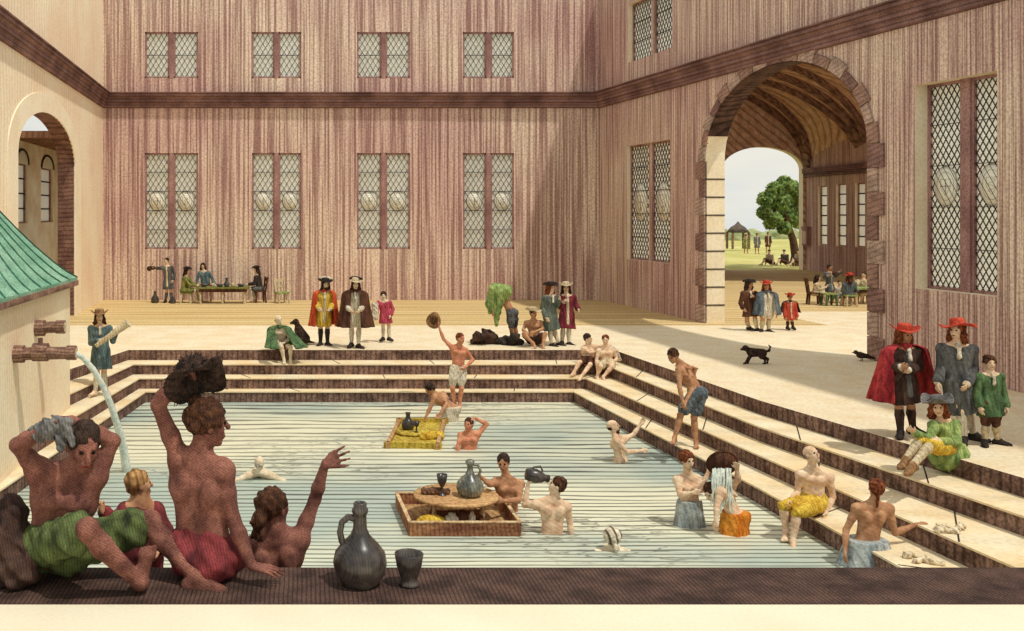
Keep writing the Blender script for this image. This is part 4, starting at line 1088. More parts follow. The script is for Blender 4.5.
# ---------------------------------------------------------------- bathers in the pool
def yw(py): return 4400./(py-213)
def swimmer(label, hx, hy, py, u, skin, hair, f, **k):
    Y = yw(py); s = 1000/Y*u
    person(label, Y, dict(hd=(hx, hy, 0), nk=(hx, hy+.13*s+2, .02), pv=(hx, hy+.3*s, .45*1), sa=(hx-.19*s, hy+.21*s, 0), sb=(hx+.19*s, hy+.21*s, 0), ea=(hx-.40*s, hy+.30*s, -.1), eb=(hx+.40*s, hy+.30*s, -.1),
        wa=(hx-.58*s, hy+.38*s, .1), wb=(hx+.58*s, hy+.38*s, .1)), u, skin, f=f, bf=(0, 1, 0), hair=hair, **k)
swimmer('pale bald swimmer far out on the left, only head and shoulders above water', 259.5, 463, 479, 1.0, 'white', ('bald', 'white'), (.2, .95, .1))
swimmer('swimmer seen from behind wearing a black and white striped headcloth', 612.5, 538, 550, 1.05, 'white', None, (.3, .95, .1))
# striped headcloth
X7 = U(612.5, 537, yw(550)); F = Form(); F.ell(X7+A(0, 0, .02), np.eye(3), A(.118, .125, .115), .01); F.cap(X7+A(.0, -.08, -.06), X7+A(.02, -.12, -.12), .04, .03, .02)
mm_ = mat('stripes', (240, 230, 206), (224, 210, 184), 5, lines=.085, ldir=(1, .1, .25), lamp=.95, wob=.02)
rt = [o for o in bpy.data.objects if o.get('label', '').startswith('swimmer seen from behind wearing')][0]
F.build('headcloth', mm_, .011, rt, tuple(rt.location), crumple(.004, 60))
person('bather bending forward in the water beside the small floating tray', yw(421), dict(
    hd=(430, 389.5, -.1), nk=(437, 395, 0), pv=(452, 410, .1), sa=(434.5, 398, -.12), sb=(443, 394.5, .15), ea=(430, 408, -.2), wa=(426, 416.5, -.25), eb=(446, 405, -.1), wb=(440, 414, -.2)), 1.05, 'tan', f=(-.7, -.4, -.6), bf=(-.8, -.3, -.5), hair=('short', 'dark'),
    wear=[('wrap', 'white', .5, .13, .17)])
person('bather standing at the back steps, hand on hip, waving a hat', 22.7, dict(
    hd=(460.5, 338.5, -.05), nk=(459, 346.5, 0), pv=(458, 371, 0), sa=(452, 347.5, 0), sb=(465.5, 350.5, 0), ea=(443.5, 339, 0), wa=(439, 327, 0), eb=(473, 360, .05), wb=(465.5, 367, -.15),
    ka=(452.5, 388, -.08), kb=(461.5, 388, -.1), aa=(455, 404.5, .02), ab=(459.5, 405, -.05)), 1.0, 'pink', f=(.55, -.8, .05), bf=(.3, -.95, 0), wear=[('breeches', 'white', .8)], hair=('short', 'auburn'), groundz=-1.16)
c_ = U(434.0, 320.5, 22.66); o = hat_mb(c_*0, nrm(A(.6, -.2, .6)), nrm(A(-.5, -.3, .7)), nrm(A(-.2, .95, .2)), 'wide', 1, .185, .10, .11).build('hat', cm('tan'), loc=tuple(c_)); tag(o, 'brown round hat waved high by the bather at the back steps', 'hat')
person('reddish bather with one arm bent over the head, beyond the large tray', yw(449), dict(
    hd=(468.5, 424.5, -.03), nk=(469, 432.5, 0), pv=(469, 458, 0), sa=(461, 435.5, 0), sb=(477.5, 434.5, 0), ea=(457.5, 448, -.1), wa=(461, 459, -.15), eb=(487, 424, .05), wb=(474.5, 418, -.02)), .98, 'pink', f=(-.55, -.8, .1), bf=(-.2, -.97, 0), hair=('short', 'brown'),
    hands={'b': dict(d=(-.9, -.1, -.2), n=(0, 0, -1), curl=.4)})
B5 = person('bather behind the floating table holding the neck of the round bottle', 14.75, dict(
    hd=(503.5, 463, -.06), nk=(507, 479, 0), pv=(509, 520, 0), sa=(496, 482, -.05), sb=(520, 484, .05), ea=(490, 484.5, -.32), wa=(482, 478, -.25), eb=(519, 500, -.2), wb=(503, 501, -.45)), 1.06, 'tan', f=(-.35, -.9, -.15), bf=(-.3, -.95, 0), hair=('short', 'dark'),
    hands={'a': dict(d=(-.9, -.2, .2), n=(0, -1, 0), curl=.9, t=(0, 0, 1))})
person('bather seen from behind drinking from a dark jug beside the floating table', 13.75, dict(
    hd=(557, 485.5, -.02), nk=(553, 499, 0), pv=(552, 541, 0), sa=(536, 504.5, 0), sb=(566.5, 507, .0), ea=(524.5, 505, .1), wa=(528, 485, .12), eb=(570, 523, .0), wb=(572, 540, -.05)), 1.03, 'pale', f=(-.9, .3, .3), bf=(-.15, .98, 0), hair=('short', 'brown'),
    hands={'a': dict(d=(.3, .2, .9), n=(.8, 0, -.3), curl=.9, t=(0, -1, 0))})
def bottle(name, c, prof, label, cat, m=M_jug, axes=None, hand=None, n=24):
    rt = empty(name, c, label, cat); mb = MB(); mb.lathe(prof, (0, 0, 0), n, axes); mb.build('body', m, rt)
    if hand: mb = MB(); mb.tube(hand[0], hand[1], 8); mb.build('handle', m, rt)
    return rt
az = nrm(A(-.95, .1, .18)); ay = A(0, 1, 0); ax_ = np.cross(ay, az)
bottle('drinking_jug', U(537.5, 476.5, 13.88), [(.001, -.16), (.075, -.16), (.095, -.10), (.10, -.02), (.075, .06), (.05, .10), (.055, .16), (.045, .16), (.035, .1), (.001, .05)], 'dark jug tipped to the mouth of the bather seen from behind', 'jug', axes=[ax_, ay, -az], hand=([A(-.10, 0, .05), A(-.05, 0, .13), A(.04, 0, .14), A(.07, 0, .08)], .014))
# large floating tray and round table
ty0, ty1 = 13.62, 15.05; zt = EYE-(522.5-CY)/FPX*ty0; xl0, xr0 = (410-CX)/FPX*ty0, (520-CX)/FPX*ty0; xl1, xr1 = (396.6-CX)/FPX*ty1, (499-CX)/FPX*ty1
M_tray = mat('tray_wood', (188, 136, 96), (132, 84, 62), 4, stretch=(.4, 3, 3), lines=.06, ldir=(1, 0, .1), lamp=.4)
M_trayin = mat('tray_inside', (214, 176, 122), (170, 124, 84), 3, stretch=(3, .4, 1), lines=.11, ldir=(1, .2, 0), lamp=.3)
M_edge = mat('tray_edge', (234, 206, 162), (196, 156, 116), 4)
bs = A((xl0+xr0)/2, (ty0+ty1)/2, WZ)
rt = empty('floating_tray', bs, 'large square reddish wooden tray floating in the pool carrying a round table', 'tray')
crn = [A(xl0, ty0, 0), A(xr0, ty0, 0), A(xr1, ty1, 0), A(xl1, ty1, 0)]
mb = MB(); mb.add([tuple(p+UP*(WZ+.02)) for p in crn]+[tuple(p+UP*(WZ-.08)) for p in crn], [(0, 1, 2, 3), (7, 6, 5, 4)]); mb.build('tray_bottom', M_trayin, rt, off=bs)
for i in range(4):
    a, b = crn[i], crn[(i+1) % 4]; mb = MB(); h_ = zt-WZ+.10
    mb.bar(a+UP*(zt-h_/2), b+UP*(zt-h_/2), .035, h_, UP); mb.build('side_board', M_tray, rt, off=bs)
    mb = MB(); mb.bar(a+UP*(zt+.008), b+UP*(zt+.008), .05, .018, UP); mb.build('rim', M_edge, rt, off=bs)
tc = U(456, 494, 14.36); tz = tc[2]; trad = .60
tfz = WZ+.02; bs2 = A(tc[0], tc[1], tfz)
rt = empty('round_table', bs2, 'low round wooden table set on the large floating tray', 'table')
mb = MB(); mb.lathe([(.001, tz-tfz), (trad, tz-tfz), (trad+.015, tz-tfz-.02), (trad, tz-tfz-.045), (.001, tz-tfz-.045)], (0, 0, 0), 48, None, 1.0, .95); mb.build('tabletop', mat('table_wood', (222, 180, 126), (186, 140, 96), 3, stretch=(.5, 4, 1), lines=.09, ldir=(.2, 1, 0), lamp=.22), rt)
for a in (40, 140, 215, 325):
    mb = MB(); x_, y_ = .42*math.cos(R(a)), .40*math.sin(R(a)); mb.lathe([(.03, 0), (.035, .03), (.022, .06), (.035, .12), (.025, (tz-tfz)*.7), (.035, tz-tfz-.045)], (x_, y_, 0), 12); mb.build('leg', M_edge, rt)
mb = MB(); mb.box((-.38, -.05, .02), (.40, .05, .10)); mb.build('stretcher', M_tray, rt)
gz = tz
c_ = U(442, 489, 14.3); c_[2] = gz
bottle('goblet', c_, [(.001, 0), (.06, 0), (.055, .012), (.014, .03), (.012, .11), (.03, .13), (.065, .20), (.078, .30), (.070, .30), (.055, .21), (.001, .15)], 'dark stemmed glass goblet at the left rear of the floating table', 'goblet')
c_ = U(470, 497, 14.25); c_[2] = gz
M_bot = mat('bottle_glaze', (158, 160, 142), (84, 86, 80), 5, rough=.3, spec=.5, lines=.045, ldir=(1, 0, .2), lamp=.35)
bottle('round_bottle', c_, [(.001, 0), (.11, 0), (.17, .05), (.195, .12), (.185, .19), (.13, .26), (.07, .31), (.045, .36), (.042, .44), (.062, .46), (.066, .50), (.045, .52), (.001, .52)], 'big grey-green round bottle standing on the floating table', 'bottle', M_bot, hand=([A(.05, 0, .45), A(.12, 0, .44), A(.15, 0, .36), A(.12, 0, .27)], .02))
F = Form()
for x, y, r in ((428, 491, .055), (436, 490, .06), (444, 491.5, .05)):
    c2 = U(x, y, 14.35); c2[2] = gz+r*.8
    F = Form(); F.cap(c2-A(.05, 0, 0), c2+A(.05, 0, 0), r, r*.9, .02)
    b_ = A(c2[0], c2[1], gz); o = F.build('bread_roll', cloth('crust', (150, 110, 84), (84, 60, 50), 20), .012, None, b_, crumple(.006, 50)); o.location = b_
    tag(o, {428: 'leftmost brown bread roll on the floating table', 436: 'brown bread roll lying between two others on the floating table', 444: 'brown bread roll right beside the goblet foot'}[x], 'bread', 'bread rolls on the floating table')
c2 = U(431, 517, 13.95); b_ = A(c2[0], c2[1], WZ+.02); F = Form(); F.ell(b_+A(0, 0, .07), np.eye(3), A(.21, .13, .10), .02)
o = F.build('cheese', cm('yellow'), .014, None, b_, crumple(.004, 30)); o.location = b_; tag(o, 'yellow rounded cheese lying in the front left of the large tray', 'cheese')
c2 = U(468, 517, 14.0); b_ = A(c2[0], c2[1], WZ+.02)
for j, (x, w_, h_, col) in enumerate(((452, .10, .18, 'white'), (462, .07, .22, 'brown'), (472, .05, .2, 'white'), (481, .05, .15, 'brown'))):
    p = U(x, 518, 14.0); p[2] = WZ+.02
    mb = MB(); mb.lathe([(.001, 0), (w_*.8, 0), (w_, h_*.15), (w_, h_*.7), (w_*.5, h_*.85), (w_*.5, h_), (.001, h_)], (0, 0, 0), 16); o = mb.build('crock', cm(col), loc=tuple(p))
    tag(o, ['wide white crock under the front of the floating table', 'tall brown crock between two white ones in the large tray', 'narrow white crock right of the tall brown one', 'small brown crock, rightmost in the large tray'][j], 'crock', 'crocks standing in the large tray')
# small floating tray
q0, q1 = 18.75, 20.9; zt2 = WZ+.10; M_yel = mat('tray_yellow', (220, 196, 84), (176, 148, 60), 4, lines=.11, ldir=(1, .3, 0), lamp=.3)
crn = [A((388-CX)/FPX*q0, q0, 0), A((437-CX)/FPX*q0, q0-.1, 0), A((444.5-CX)/FPX*q1, q1, 0), A((400-CX)/FPX*q1, q1, 0)]
bs = (crn[0]+crn[2])/2+UP*WZ; rt = empty('floating_tray', bs, 'small yellow wooden tray floating farther back with a dark jug on it', 'tray')
mb = MB(); mb.add([tuple(p+UP*(WZ+.03)) for p in crn]+[tuple(p+UP*(WZ-.08)) for p in crn], [(0, 1, 2, 3), (7, 6, 5, 4)]); mb.build('tray_bottom', M_yel, rt, off=bs)
for i in range(4):
    a, b = crn[i], crn[(i+1) % 4]; mb = MB(); d_ = nrm(b-a)*.08; mb.bar(a-d_+UP*(WZ+.03), b+d_+UP*(WZ+.03), .07, .16, UP); mb.build('side_board', M_trayin if i % 2 else M_yel, rt, off=bs)
c2 = U(411, 430, 19.9); tz2 = c2[2]; bs = A(c2[0], c2[1], WZ+.03); rt = empty('oval_table', bs, 'low oval yellow-topped table on the small floating tray', 'table')
mb = MB(); h_ = tz2-WZ-.03; mb.lathe([(.001, h_), (.42, h_), (.43, h_-.02), (.42, h_-.045), (.001, h_-.045)], (0, 0, 0), 32, None, .82, .95); mb.build('tabletop', M_yel, rt)
for a in (45, 135, 225, 315): mb = MB(); mb.tube([A(.26*math.cos(R(a)), .3*math.sin(R(a)), 0), A(.26*math.cos(R(a)), .3*math.sin(R(a)), h_-.04)], .025, 8); mb.build('leg', M_edge, rt)
c3 = U(408, 429, 19.95); c3[2] = tz2; bottle('jug', c3, [(.001, 0), (.10, 0), (.13, .06), (.13, .13), (.08, .20), (.045, .24), (.045, .32), (.06, .34), (.001, .34)], 'dark jug on the oval table of the small tray', 'jug', n=16)
c3 = U(416.5, 429.5, 19.7); c3[2] = tz2; bottle('goblet', c3, [(.001, 0), (.05, 0), (.014, .03), (.014, .10), (.05, .13), (.06, .22), (.001, .2)], 'small dark goblet right of the jug on the small tray', 'goblet', n=14)
c3 = A((433-CX)/FPX*19.3, 19.3, WZ+.03); F = Form(); F.cap(c3+A(-.16, 0, .06), c3+A(.16, .1, .06), .09, .08, .03); o = F.build('cushion', cm('yellow'), .018, None, c3, crumple(.01, 25)); o.location = c3; tag(o, 'bright yellow folded cloth at the right end of the small tray', 'cloth')

person('bald bearded bather in the water reaching for the right-hand steps', yw(461), dict(
    hd=(613, 426.5, -.03), nk=(616, 435.5, 0), pv=(621, 461, 0), sa=(617, 441, -.16), sb=(624, 439.5, .16), ea=(627, 452, -.2), wa=(641, 451, -.15), eb=(633.5, 434.5, .2), wb=(640, 425, .2)), 1.0, 'pale', f=(.9, -.2, .25), bf=(.9, -.35, 0), hair=('bald', 'brown'), wear=[('beard', 'brown')], curl=.2)
person('woman-like bather facing us in a blue-white skirt, lifting the basin with one hand', 14.1, dict(
    hd=(687.5, 460.5, -.05), nk=(688, 475, 0), pv=(690, 507, 0), sa=(677.5, 480, -.02), sb=(697.5, 479.5, 0), ea=(680, 495, -.15), wa=(693, 493, -.28), eb=(701, 490, -.12), wb=(708.5, 471, -.1)), .98, 'pale', f=(.25, -.95, -.05), bf=(.1, -.99, 0), female=True, hair=('curly', 'auburn'),
    wear=[('wrap', 'paleblue', .55, .125, .20)], hands={'b': dict(d=(.4, 0, .9), n=(.7, .2, 0), curl=.5)}).get('root')['label'] = 'bather facing us in a blue-white skirt, lifting the basin with one hand'
person('bather in an orange cloth bending under the water poured from the basin', 13.75, dict(
    hd=(711, 492, -.05), nk=(722, 487.5, 0), pv=(736, 518, .05), sa=(721, 492, -.17), sb=(731, 486, .17), ea=(717, 506, -.25), wa=(716, 520, -.3), eb=(738, 480, .05), wb=(737, 469, -.02)), 1.0, 'pale', f=(-.75, -.45, -.6), bf=(-.75, -.35, -.4), hair=('long', 'brown'), up=(-.5, -.2, .6),
    wear=[('wrap', 'amber', .42, .14, .20)])
# basin with pouring water
c_ = U(722, 463, 13.85)
def bas(a, t):
    ph = 2*math.pi*a; r = .19*min(1, t/.75)**.6 if t < .75 else .19+.035*(t-.75)/.25; z = -.085*(1-min(1, t/.75)**2) if t < .75 else 0
    return A(1, 0, 0)*r*math.cos(ph)+nrm(A(-.1, -.35, .75))*r*math.sin(ph)*.95-nrm(A(-.2, -.9, -.4))*(-z*-1)
mb = sheet(bas, 36, 14, .012, closed=True); o = mb.build('basin', cm('brown'), loc=tuple(c_)); tag(o, 'brown shallow basin tipped over the bending bather, water pouring out', 'basin')
random.seed(11); mb = MB()
for i in range(30):
    x = random.uniform(713, 732); p = [U(x, 468+random.uniform(0, 2), 13.68), U(x+random.uniform(-1, 2), 480, 13.62+random.uniform(-.05, .05)), U(x+random.uniform(-2, 4), 494, 13.62), U(x+random.uniform(-3, 7), 507+random.uniform(-8, 8), 13.6)]
    mb.tube([q-c_ for q in p], [.014, .016, .014, .006], 6)
o = mb.build('poured_water', MATS['water_jet'], loc=tuple(c_)); tag(o, 'strands of pale water pouring from the basin over long hair', 'water', kind='stuff')
person('bather in a grey-blue cloth stooping on the lowest right-hand step', 17.7, dict(
    hd=(673, 356, -.1), nk=(681, 364, 0), pv=(697.5, 394, 0), sa=(679.5, 370, -.12), sb=(692.5, 370, .10), ea=(679.5, 387, -.2), wa=(683, 402, -.25), eb=(694, 385, -.05), wb=(685.5, 402, -.2),
    ka=(680.5, 415, -.05), aa=(674.5, 438, -.1), kb=(694, 417, .05), ab=(696, 442, 0), ta=(-.5, -.8, 0), tb=(-.3, -.95, 0)), 1.03, 'tan', f=(-.75, -.45, -.5), bf=(-.75, -.5, -.2), hair=('short', 'brown'), wear=[('loin', 'steel', .7, .02)], groundz=-.75)
person('bare-chested person in yellow breeches sitting with feet in the water', 13.7, dict(
    hd=(811.5, 454.5, -.03), nk=(813, 469, 0), pv=(814, 503, .05), sa=(800.5, 475, 0), sb=(829, 477, .02), ea=(797, 493, .02), wa=(789, 502, -.2), eb=(833, 497, .02), wb=(826, 512, -.05),
    ka=(783, 506, -.25), aa=(786, 531, -.25), kb=(797, 513, -.38), ab=(793, 541, -.42), ta=(-.5, -.8, -.1), tb=(-.4, -.85, -.1)), 1.02, 'pale', f=(.35, -.8, .35), bf=(-.35, -.93, 0), hair=('bald', 'grey'), wear=[('breeches', 'yellow', 1.0)], groundz=-.75)
person('bather seen from behind in a pale blue cloth at the nearest right steps', 12.5, dict(
    hd=(876, 488.5, 0), nk=(873.5, 504, 0), pv=(866, 547, 0), sa=(857, 508.5, 0), sb=(888.5, 508.5, 0), ea=(846, 530, .02), wa=(845, 550, -.1), eb=(895, 533, .0), wb=(916, 524.5, .05),
    ka=(850, 562, .35), kb=(884, 562, .35), aa=(850, 592, .3), ab=(884, 592, .3)), 1.0, 'tan', f=(.25, .9, .1), bf=(.1, .99, 0), hair=('pony', 'auburn'), wear=[('wrap', 'paleblue', .30, .20, .30)],
    hands={'b': dict(d=(.95, 0, .2), n=(0, 0, -1), curl=.2, t=(0, 1, .3))}, curl=.3)
# discarded linen on the lowest treads
for j, (x, y, z, n_, lb) in enumerate(((949, 531, -.5, 5, 'crumpled cream linen strip lying on the second tread beyond the outstretched hand'), (922, 560, -.75, 4, 'small cream linen bundle on the lowest tread at the near right'))):
    c2 = G(x, y, z); F = Form(); random.seed(20+j)
    for i in range(n_): 
        a = c2+A(random.uniform(-.22, .22), random.uniform(-.16, .16), .03); b_ = a+A(random.uniform(-.16, .16), random.uniform(-.1, .1), .0); F.cap(a, b_, .045, .03, .03)
    o = F.build('linen', cloth('linen', (246, 232, 198), (222, 200, 164), 12), .014, None, c2, crumple(.012, 40)); o.location = c2; tag(o, lb, 'cloth')

# ---------------------------------------------------------------- on the steps and the court
person('dark-haired person in dark shorts, left one of the embracing pair', 24.3, dict(
    hd=(588, 338.5, -.03), nk=(588.5, 345.5, 0), pv=(588, 360.5, 0), sa=(583.5, 348.5, 0), sb=(595, 347.5, -.03), ea=(590, 353, -.25), wa=(597, 351, -.3), eb=(599, 346, -.05), wb=(607, 346, 0),
    ka=(579, 362.5, -.42), aa=(574, 372, -.5), kb=(590, 365, -.45), ab=(581, 376.5, -.65), ta=(-.6, -.7, 0), tb=(-.5, -.8, 0)), .98, 'pale', f=(.8, -.5, 0), bf=(.1, -.95, 0), hair=('short', 'dark'), wear=[('loin', 'brown', .7)], groundz=-.25)
person('person with a white towel on the shoulder, right one of the embracing pair', 23.9, dict(
    hd=(605.5, 340, -.03), nk=(605.5, 347.5, 0), pv=(607, 363.5, 0), sa=(598.5, 351, 0), sb=(613, 351, 0), ea=(596.5, 360, -.05), wa=(597, 368, -.2), eb=(617, 359, .0), wb=(611, 363, -.3),
    ka=(600.5, 367, -.45), aa=(597, 377, -.4), kb=(612, 367, -.42), ab=(603, 377, -.45)), .98, 'pale', f=(-.3, -.9, 0), bf=(-.15, -.95, 0), hair=('short', 'auburn'), wear=[('loin', 'cream', .7)], groundz=-.25)
W = None
c2 = U(616, 352, 23.8); F = Form(); F.cap(U(611, 348, 23.9), U(616, 350, 23.95), .05, .05, .03); F.cap(U(616, 350, 23.95), U(619, 359, 24.0), .05, .06, .03); o = F.build('towel', cm('white'), .018, None, c2, crumple(.01, 30)); o.location = c2; tag(o, 'white towel draped over the shoulder of the person at the back corner', 'towel')
person('bald person in a green robe sitting on the edge of the back steps', 24.7, dict(
    hd=(278.5, 320, -.03), nk=(279.5, 327.5, 0), pv=(280.5, 344.5, 0.1), ka=(281.5, 347, -.42), aa=(284, 359.5, -.42), kb=(290.5, 347.5, -.4), ab=(290.5, 359.5, -.42), ea=(270, 339, -.05), wa=(276, 342, -.2), eb=(289, 339, -.05), wb=(284, 343, -.2)), 1.0, 'white', f=(.45, -.85, 0), bf=(.1, -.99, 0),
    hair=('bald', 'dark'), wear=[('cloak', 'deepgreen', 1.0, .50, 24, .22), ('loin', 'brown', .5)], groundz=-.02)
CA = [('wave', 0)]
person('bearded person in an orange cloak and yellow coat with a plumed dark hat', 25.7, dict(
    hd=(325.5, 284.5, 0), nk=(324.5, 292, 0), pv=(323.5, 312, 0), ka=(320.5, 328, 0), aa=(320.5, 342.5, 0), kb=(327.5, 328, 0), ab=(327.5, 342.5, .05), ta=(-.4, -.9, 0), tb=(.5, -.85, 0), ea=(315.5, 303, 0), eb=(333.5, 303, 0), wa=(319.5, 309, -.28), wb=(330, 309, -.28)), 1.04, 'pale', f=(.35, -.93, 0), bf=(.1, -.99, 0),
    wear=[('coat', 'yellow', .9, .17), ('cloak', 'orange', .93, .36, 38, .20), ('hat', 'black', 'wide', .20, .10, 'white'), ('stockings', 'black'), ('shoes',), ('beard', 'dark')], hair=('wig', 'dark'), groundz=0)
person('tall person in a wide brown cloak with a broad pale hat', 25.2, dict(
    hd=(355.5, 284.5, 0), nk=(355, 292, 0), pv=(355, 312, 0), ka=(351.5, 328, 0), aa=(351.5, 343.5, 0), kb=(359, 328, 0), ab=(358.5, 345, -.05), ta=(-.5, -.85, 0), tb=(.6, -.8, 0), ea=(344, 303, 0), eb=(366, 303, 0), wa=(350, 310, -.25), wb=(360, 310, -.25)), 1.04, 'pale', f=(.1, -.99, 0), bf=(0, -1, 0),
    wear=[('coat', 'white', .95, .13), ('cloak', 'brown', .96, .42, 19, .23), ('hat', 'cream', 'wide', .25, .10, 'black'), ('stockings', 'white'), ('shoes',)], hair=('wig', 'dark'), groundz=0)
person('small person in a pink coat standing to the right of the brown cloak', 26.3, dict(
    hd=(383.5, 295.5, 0), nk=(384, 301, 0), pv=(385.5, 316, 0), ka=(383, 327.5, 0), aa=(383, 338, 0), kb=(389, 327.5, 0), ab=(389, 338, 0), ta=(-.6, -.8, 0), tb=(.6, -.8, 0), eb=(393, 309, 0), wb=(391, 315, -.1), ea=(377, 308, -.02), wa=(377, 313, -.15)), .80, 'white', f=(-.15, -.98, 0), bf=(-.1, -.99, 0),
    wear=[('coat', 'pink', .62, .22, 'pink', None, None), ('stockings', 'white'), ('shoes',)], hair=('curly', 'dark'), groundz=0)
c2 = U(375.5, 311, 26.1); F = Form(); F.cap(U(375, 305, 26.15), U(376, 318, 26.1), .09, .07, .03); F.cap(U(374, 309, 26.1), U(371.5, 324, 26.1), .06, .05, .03); o = F.build('bundle', cm('white'), .018, None, c2, crumple(.012, 30)); o.location = c2; tag(o, 'white bundle of linen carried by the small person in pink', 'cloth')

# gentlemen and undressers at the right of the court
person('stooping person pulling a green shirt over the head, bare back and grey breeches', 26.0, dict(
    hd=(497, 296.5, -.08), nk=(502, 296, 0), pv=(512, 313, 0), sa=(499, 299, -.15), sb=(505, 297, .15), ea=(493, 302, -.2), wa=(493, 311, -.2), eb=(496, 306, .15), wb=(497, 316, .1), ka=(511, 328, -.1), aa=(513, 342, 0), kb=(515, 327, .1), ab=(517, 341, .1), ta=(-.8, -.5, 0), tb=(-.7, -.6, 0)), 1.0, 'tan', f=(-.8, -.3, -.6), bf=(-.8, -.3, -.6), up=(-.6, -.1, .5), hair=('short', 'dark'), wear=[('breeches', 'slate', .9)], groundz=0)
c2 = U(497, 303, 25.9); F = Form()
for a, b, r0, r1 in (((506, 291), (496, 291), .17, .20), ((496, 291), (490, 304), .20, .12), ((490, 304), (490.5, 312), .12, .07), ((500, 296), (497, 312), .16, .10), ((497, 312), (496.5, 325), .10, .045), ((506, 291), (507, 298), .12, .07)):
    F.cap(U(a[0], a[1], 25.85), U(b[0], b[1], 25.85), r0, r1, .05)
o = F.build('shirt', cm('lime'), .02, None, c2, crumple(.010, 18)); o.location = c2; tag(o, 'bright green shirt being pulled off, hanging down before the stooping person', 'shirt')
def heap(label, px0, px1, pt, pb, col, n, seed, dy=.25):
    random.seed(seed); cx = (px0+px1)/2; c2 = G(cx, pb, 0); Yc = c2[1]; F = Form()
    for i in range(n):
        x = random.uniform(px0+4, px1-4); hh_ = (pb-pt)*(1-((x-cx)/(px1-px0)*2)**2)*random.uniform(.3, .8); 
        a = U(x, pb-hh_, Yc+random.uniform(-dy, dy)); a[2] = max(a[2], .05); b_ = a+A(random.uniform(-.25, .25), random.uniform(-.15, .15), -random.uniform(0, .1)); F.cap(a, b_, random.uniform(.06, .11), .06, .04)
    F.cap(A((px0+5-CX)/FPX*Yc, Yc, .04), A((px1-5-CX)/FPX*Yc, Yc, .04), .10, .10, .05)
    o = F.build('clothes_heap', cm(col), .022, None, c2, crumple(.02, 16), lambda X, Y, Z: -Z); o.location = c2; tag(o, label, 'clothes')
heap('wide low heap of dark brown clothes on the court left of the stooping person', 469, 501, 327, 344, 'darkbrown', 16, 5)
heap('smaller dark heap of clothes between the stooping person and the seated one', 500, 524, 333, 345, 'black', 10, 6)
person('brown-skinned person in a pale cocked hat sitting cross-legged on the court', 25.6, dict(
    hd=(533.5, 313.5, -.03), nk=(533.5, 321, 0), pv=(534.5, 340, .05), ka=(524, 334, -.35), aa=(533, 343, -.45), kb=(545, 334, -.3), ab=(543, 344, -.45), ea=(523, 330, -.05), wa=(529, 334, -.35), eb=(543, 329, -.1), wb=(534, 332, -.35), ta=(.3, -.9, -.2), tb=(-.1, -.95, -.2)), 1.0, 'tan', f=(.25, -.95, 0), bf=(.05, -.99, 0),
    hair=('short', 'dark'), wear=[('hat', 'cream', 'cocked', .22, .10), ('loin', 'darkbrown', .7)], groundz=0)
person('gentleman-like person in a long grey-green coat', 25.6, dict(
    hd=(551, 288, 0), nk=(550.5, 295.5, 0), pv=(550, 315, 0), ka=(550, 331, -.05), aa=(552, 344, -.05), kb=(554, 330, .08), ab=(559, 343, .1), ta=(.6, -.75, 0), tb=(.7, -.6, 0), ea=(542.5, 308, 0), wa=(546, 317, -.12), eb=(557, 306, -.05), wb=(559, 300, -.15)), 1.02, 'pale', f=(.6, -.8, 0), bf=(.4, -.9, 0),
    wear=[('coat', 'greygreen', .95, .22, 'white', None), ('hat', 'black', 'wide', .19, .09), ('stockings', 'white'), ('shoes',)], hair=('wig', 'auburn'), groundz=0)['root']['label'] = 'person in a long grey-green coat and dark hat, left of the maroon coat'
person('person in a long maroon coat and pale hat, rightmost of the group behind the steps', 25.9, dict(
    hd=(566, 288, 0), nk=(566.5, 295.5, 0), pv=(567, 315, 0), ka=(563, 329, 0), aa=(562, 342, 0), kb=(569, 329, -.05), ab=(569, 343, -.05), ta=(-.5, -.85, 0), tb=(.7, -.7, 0), ea=(560, 307, -.1), wa=(563, 303, -.25), eb=(576, 305, 0), wb=(578, 309, -.15)), 1.02, 'pale', f=(-.2, -.97, 0), bf=(0, -1, 0),
    wear=[('coat', 'wine', .95, .22), ('hat', 'cream', 'wide', .19, .09), ('stockings', 'white'), ('shoes',)], hair=('wig', 'dark'), groundz=0)
person('person in a blue-grey coat and brown hat on the left steps, holding a rolled paper', 21.3, dict(
    hd=(99.5, 317, -.02), nk=(100, 326, 0), pv=(101, 351, 0), ka=(97, 373, -.1), aa=(95, 391, -.1), kb=(104, 373, .05), ab=(106, 389, .1), ta=(-.5, -.85, 0), tb=(.6, -.7, 0), ea=(91, 343, -.02), wa=(100, 341, -.28), eb=(113, 341, -.02), wb=(115, 333, -.3)), 1.02, 'pale', f=(.2, -.97, 0), bf=(.15, -.98, 0),
    wear=[('coat', 'blue', .80, .23, 'cream', None), ('hat', 'tan', 'wide', .20, .10), ('stockings', 'white')], hair=('wig', 'brown'), groundz=-.5)
c2 = U(112, 334, 20.95); a_, b_ = U(96, 346, 20.95)-c2, U(128, 323, 20.95)-c2; mb = MB(); mb.tube([a_, b_], [.045, .085], 16); mb.tube([b_-nrm(b_-a_)*.02, b_+nrm(b_-a_)*.01], [.095, .095], 16)
o = mb.build('rolled_paper', cm('cream'), loc=tuple(c2)); tag(o, 'cream rolled paper held across the chest by the person in blue-grey', 'scroll')

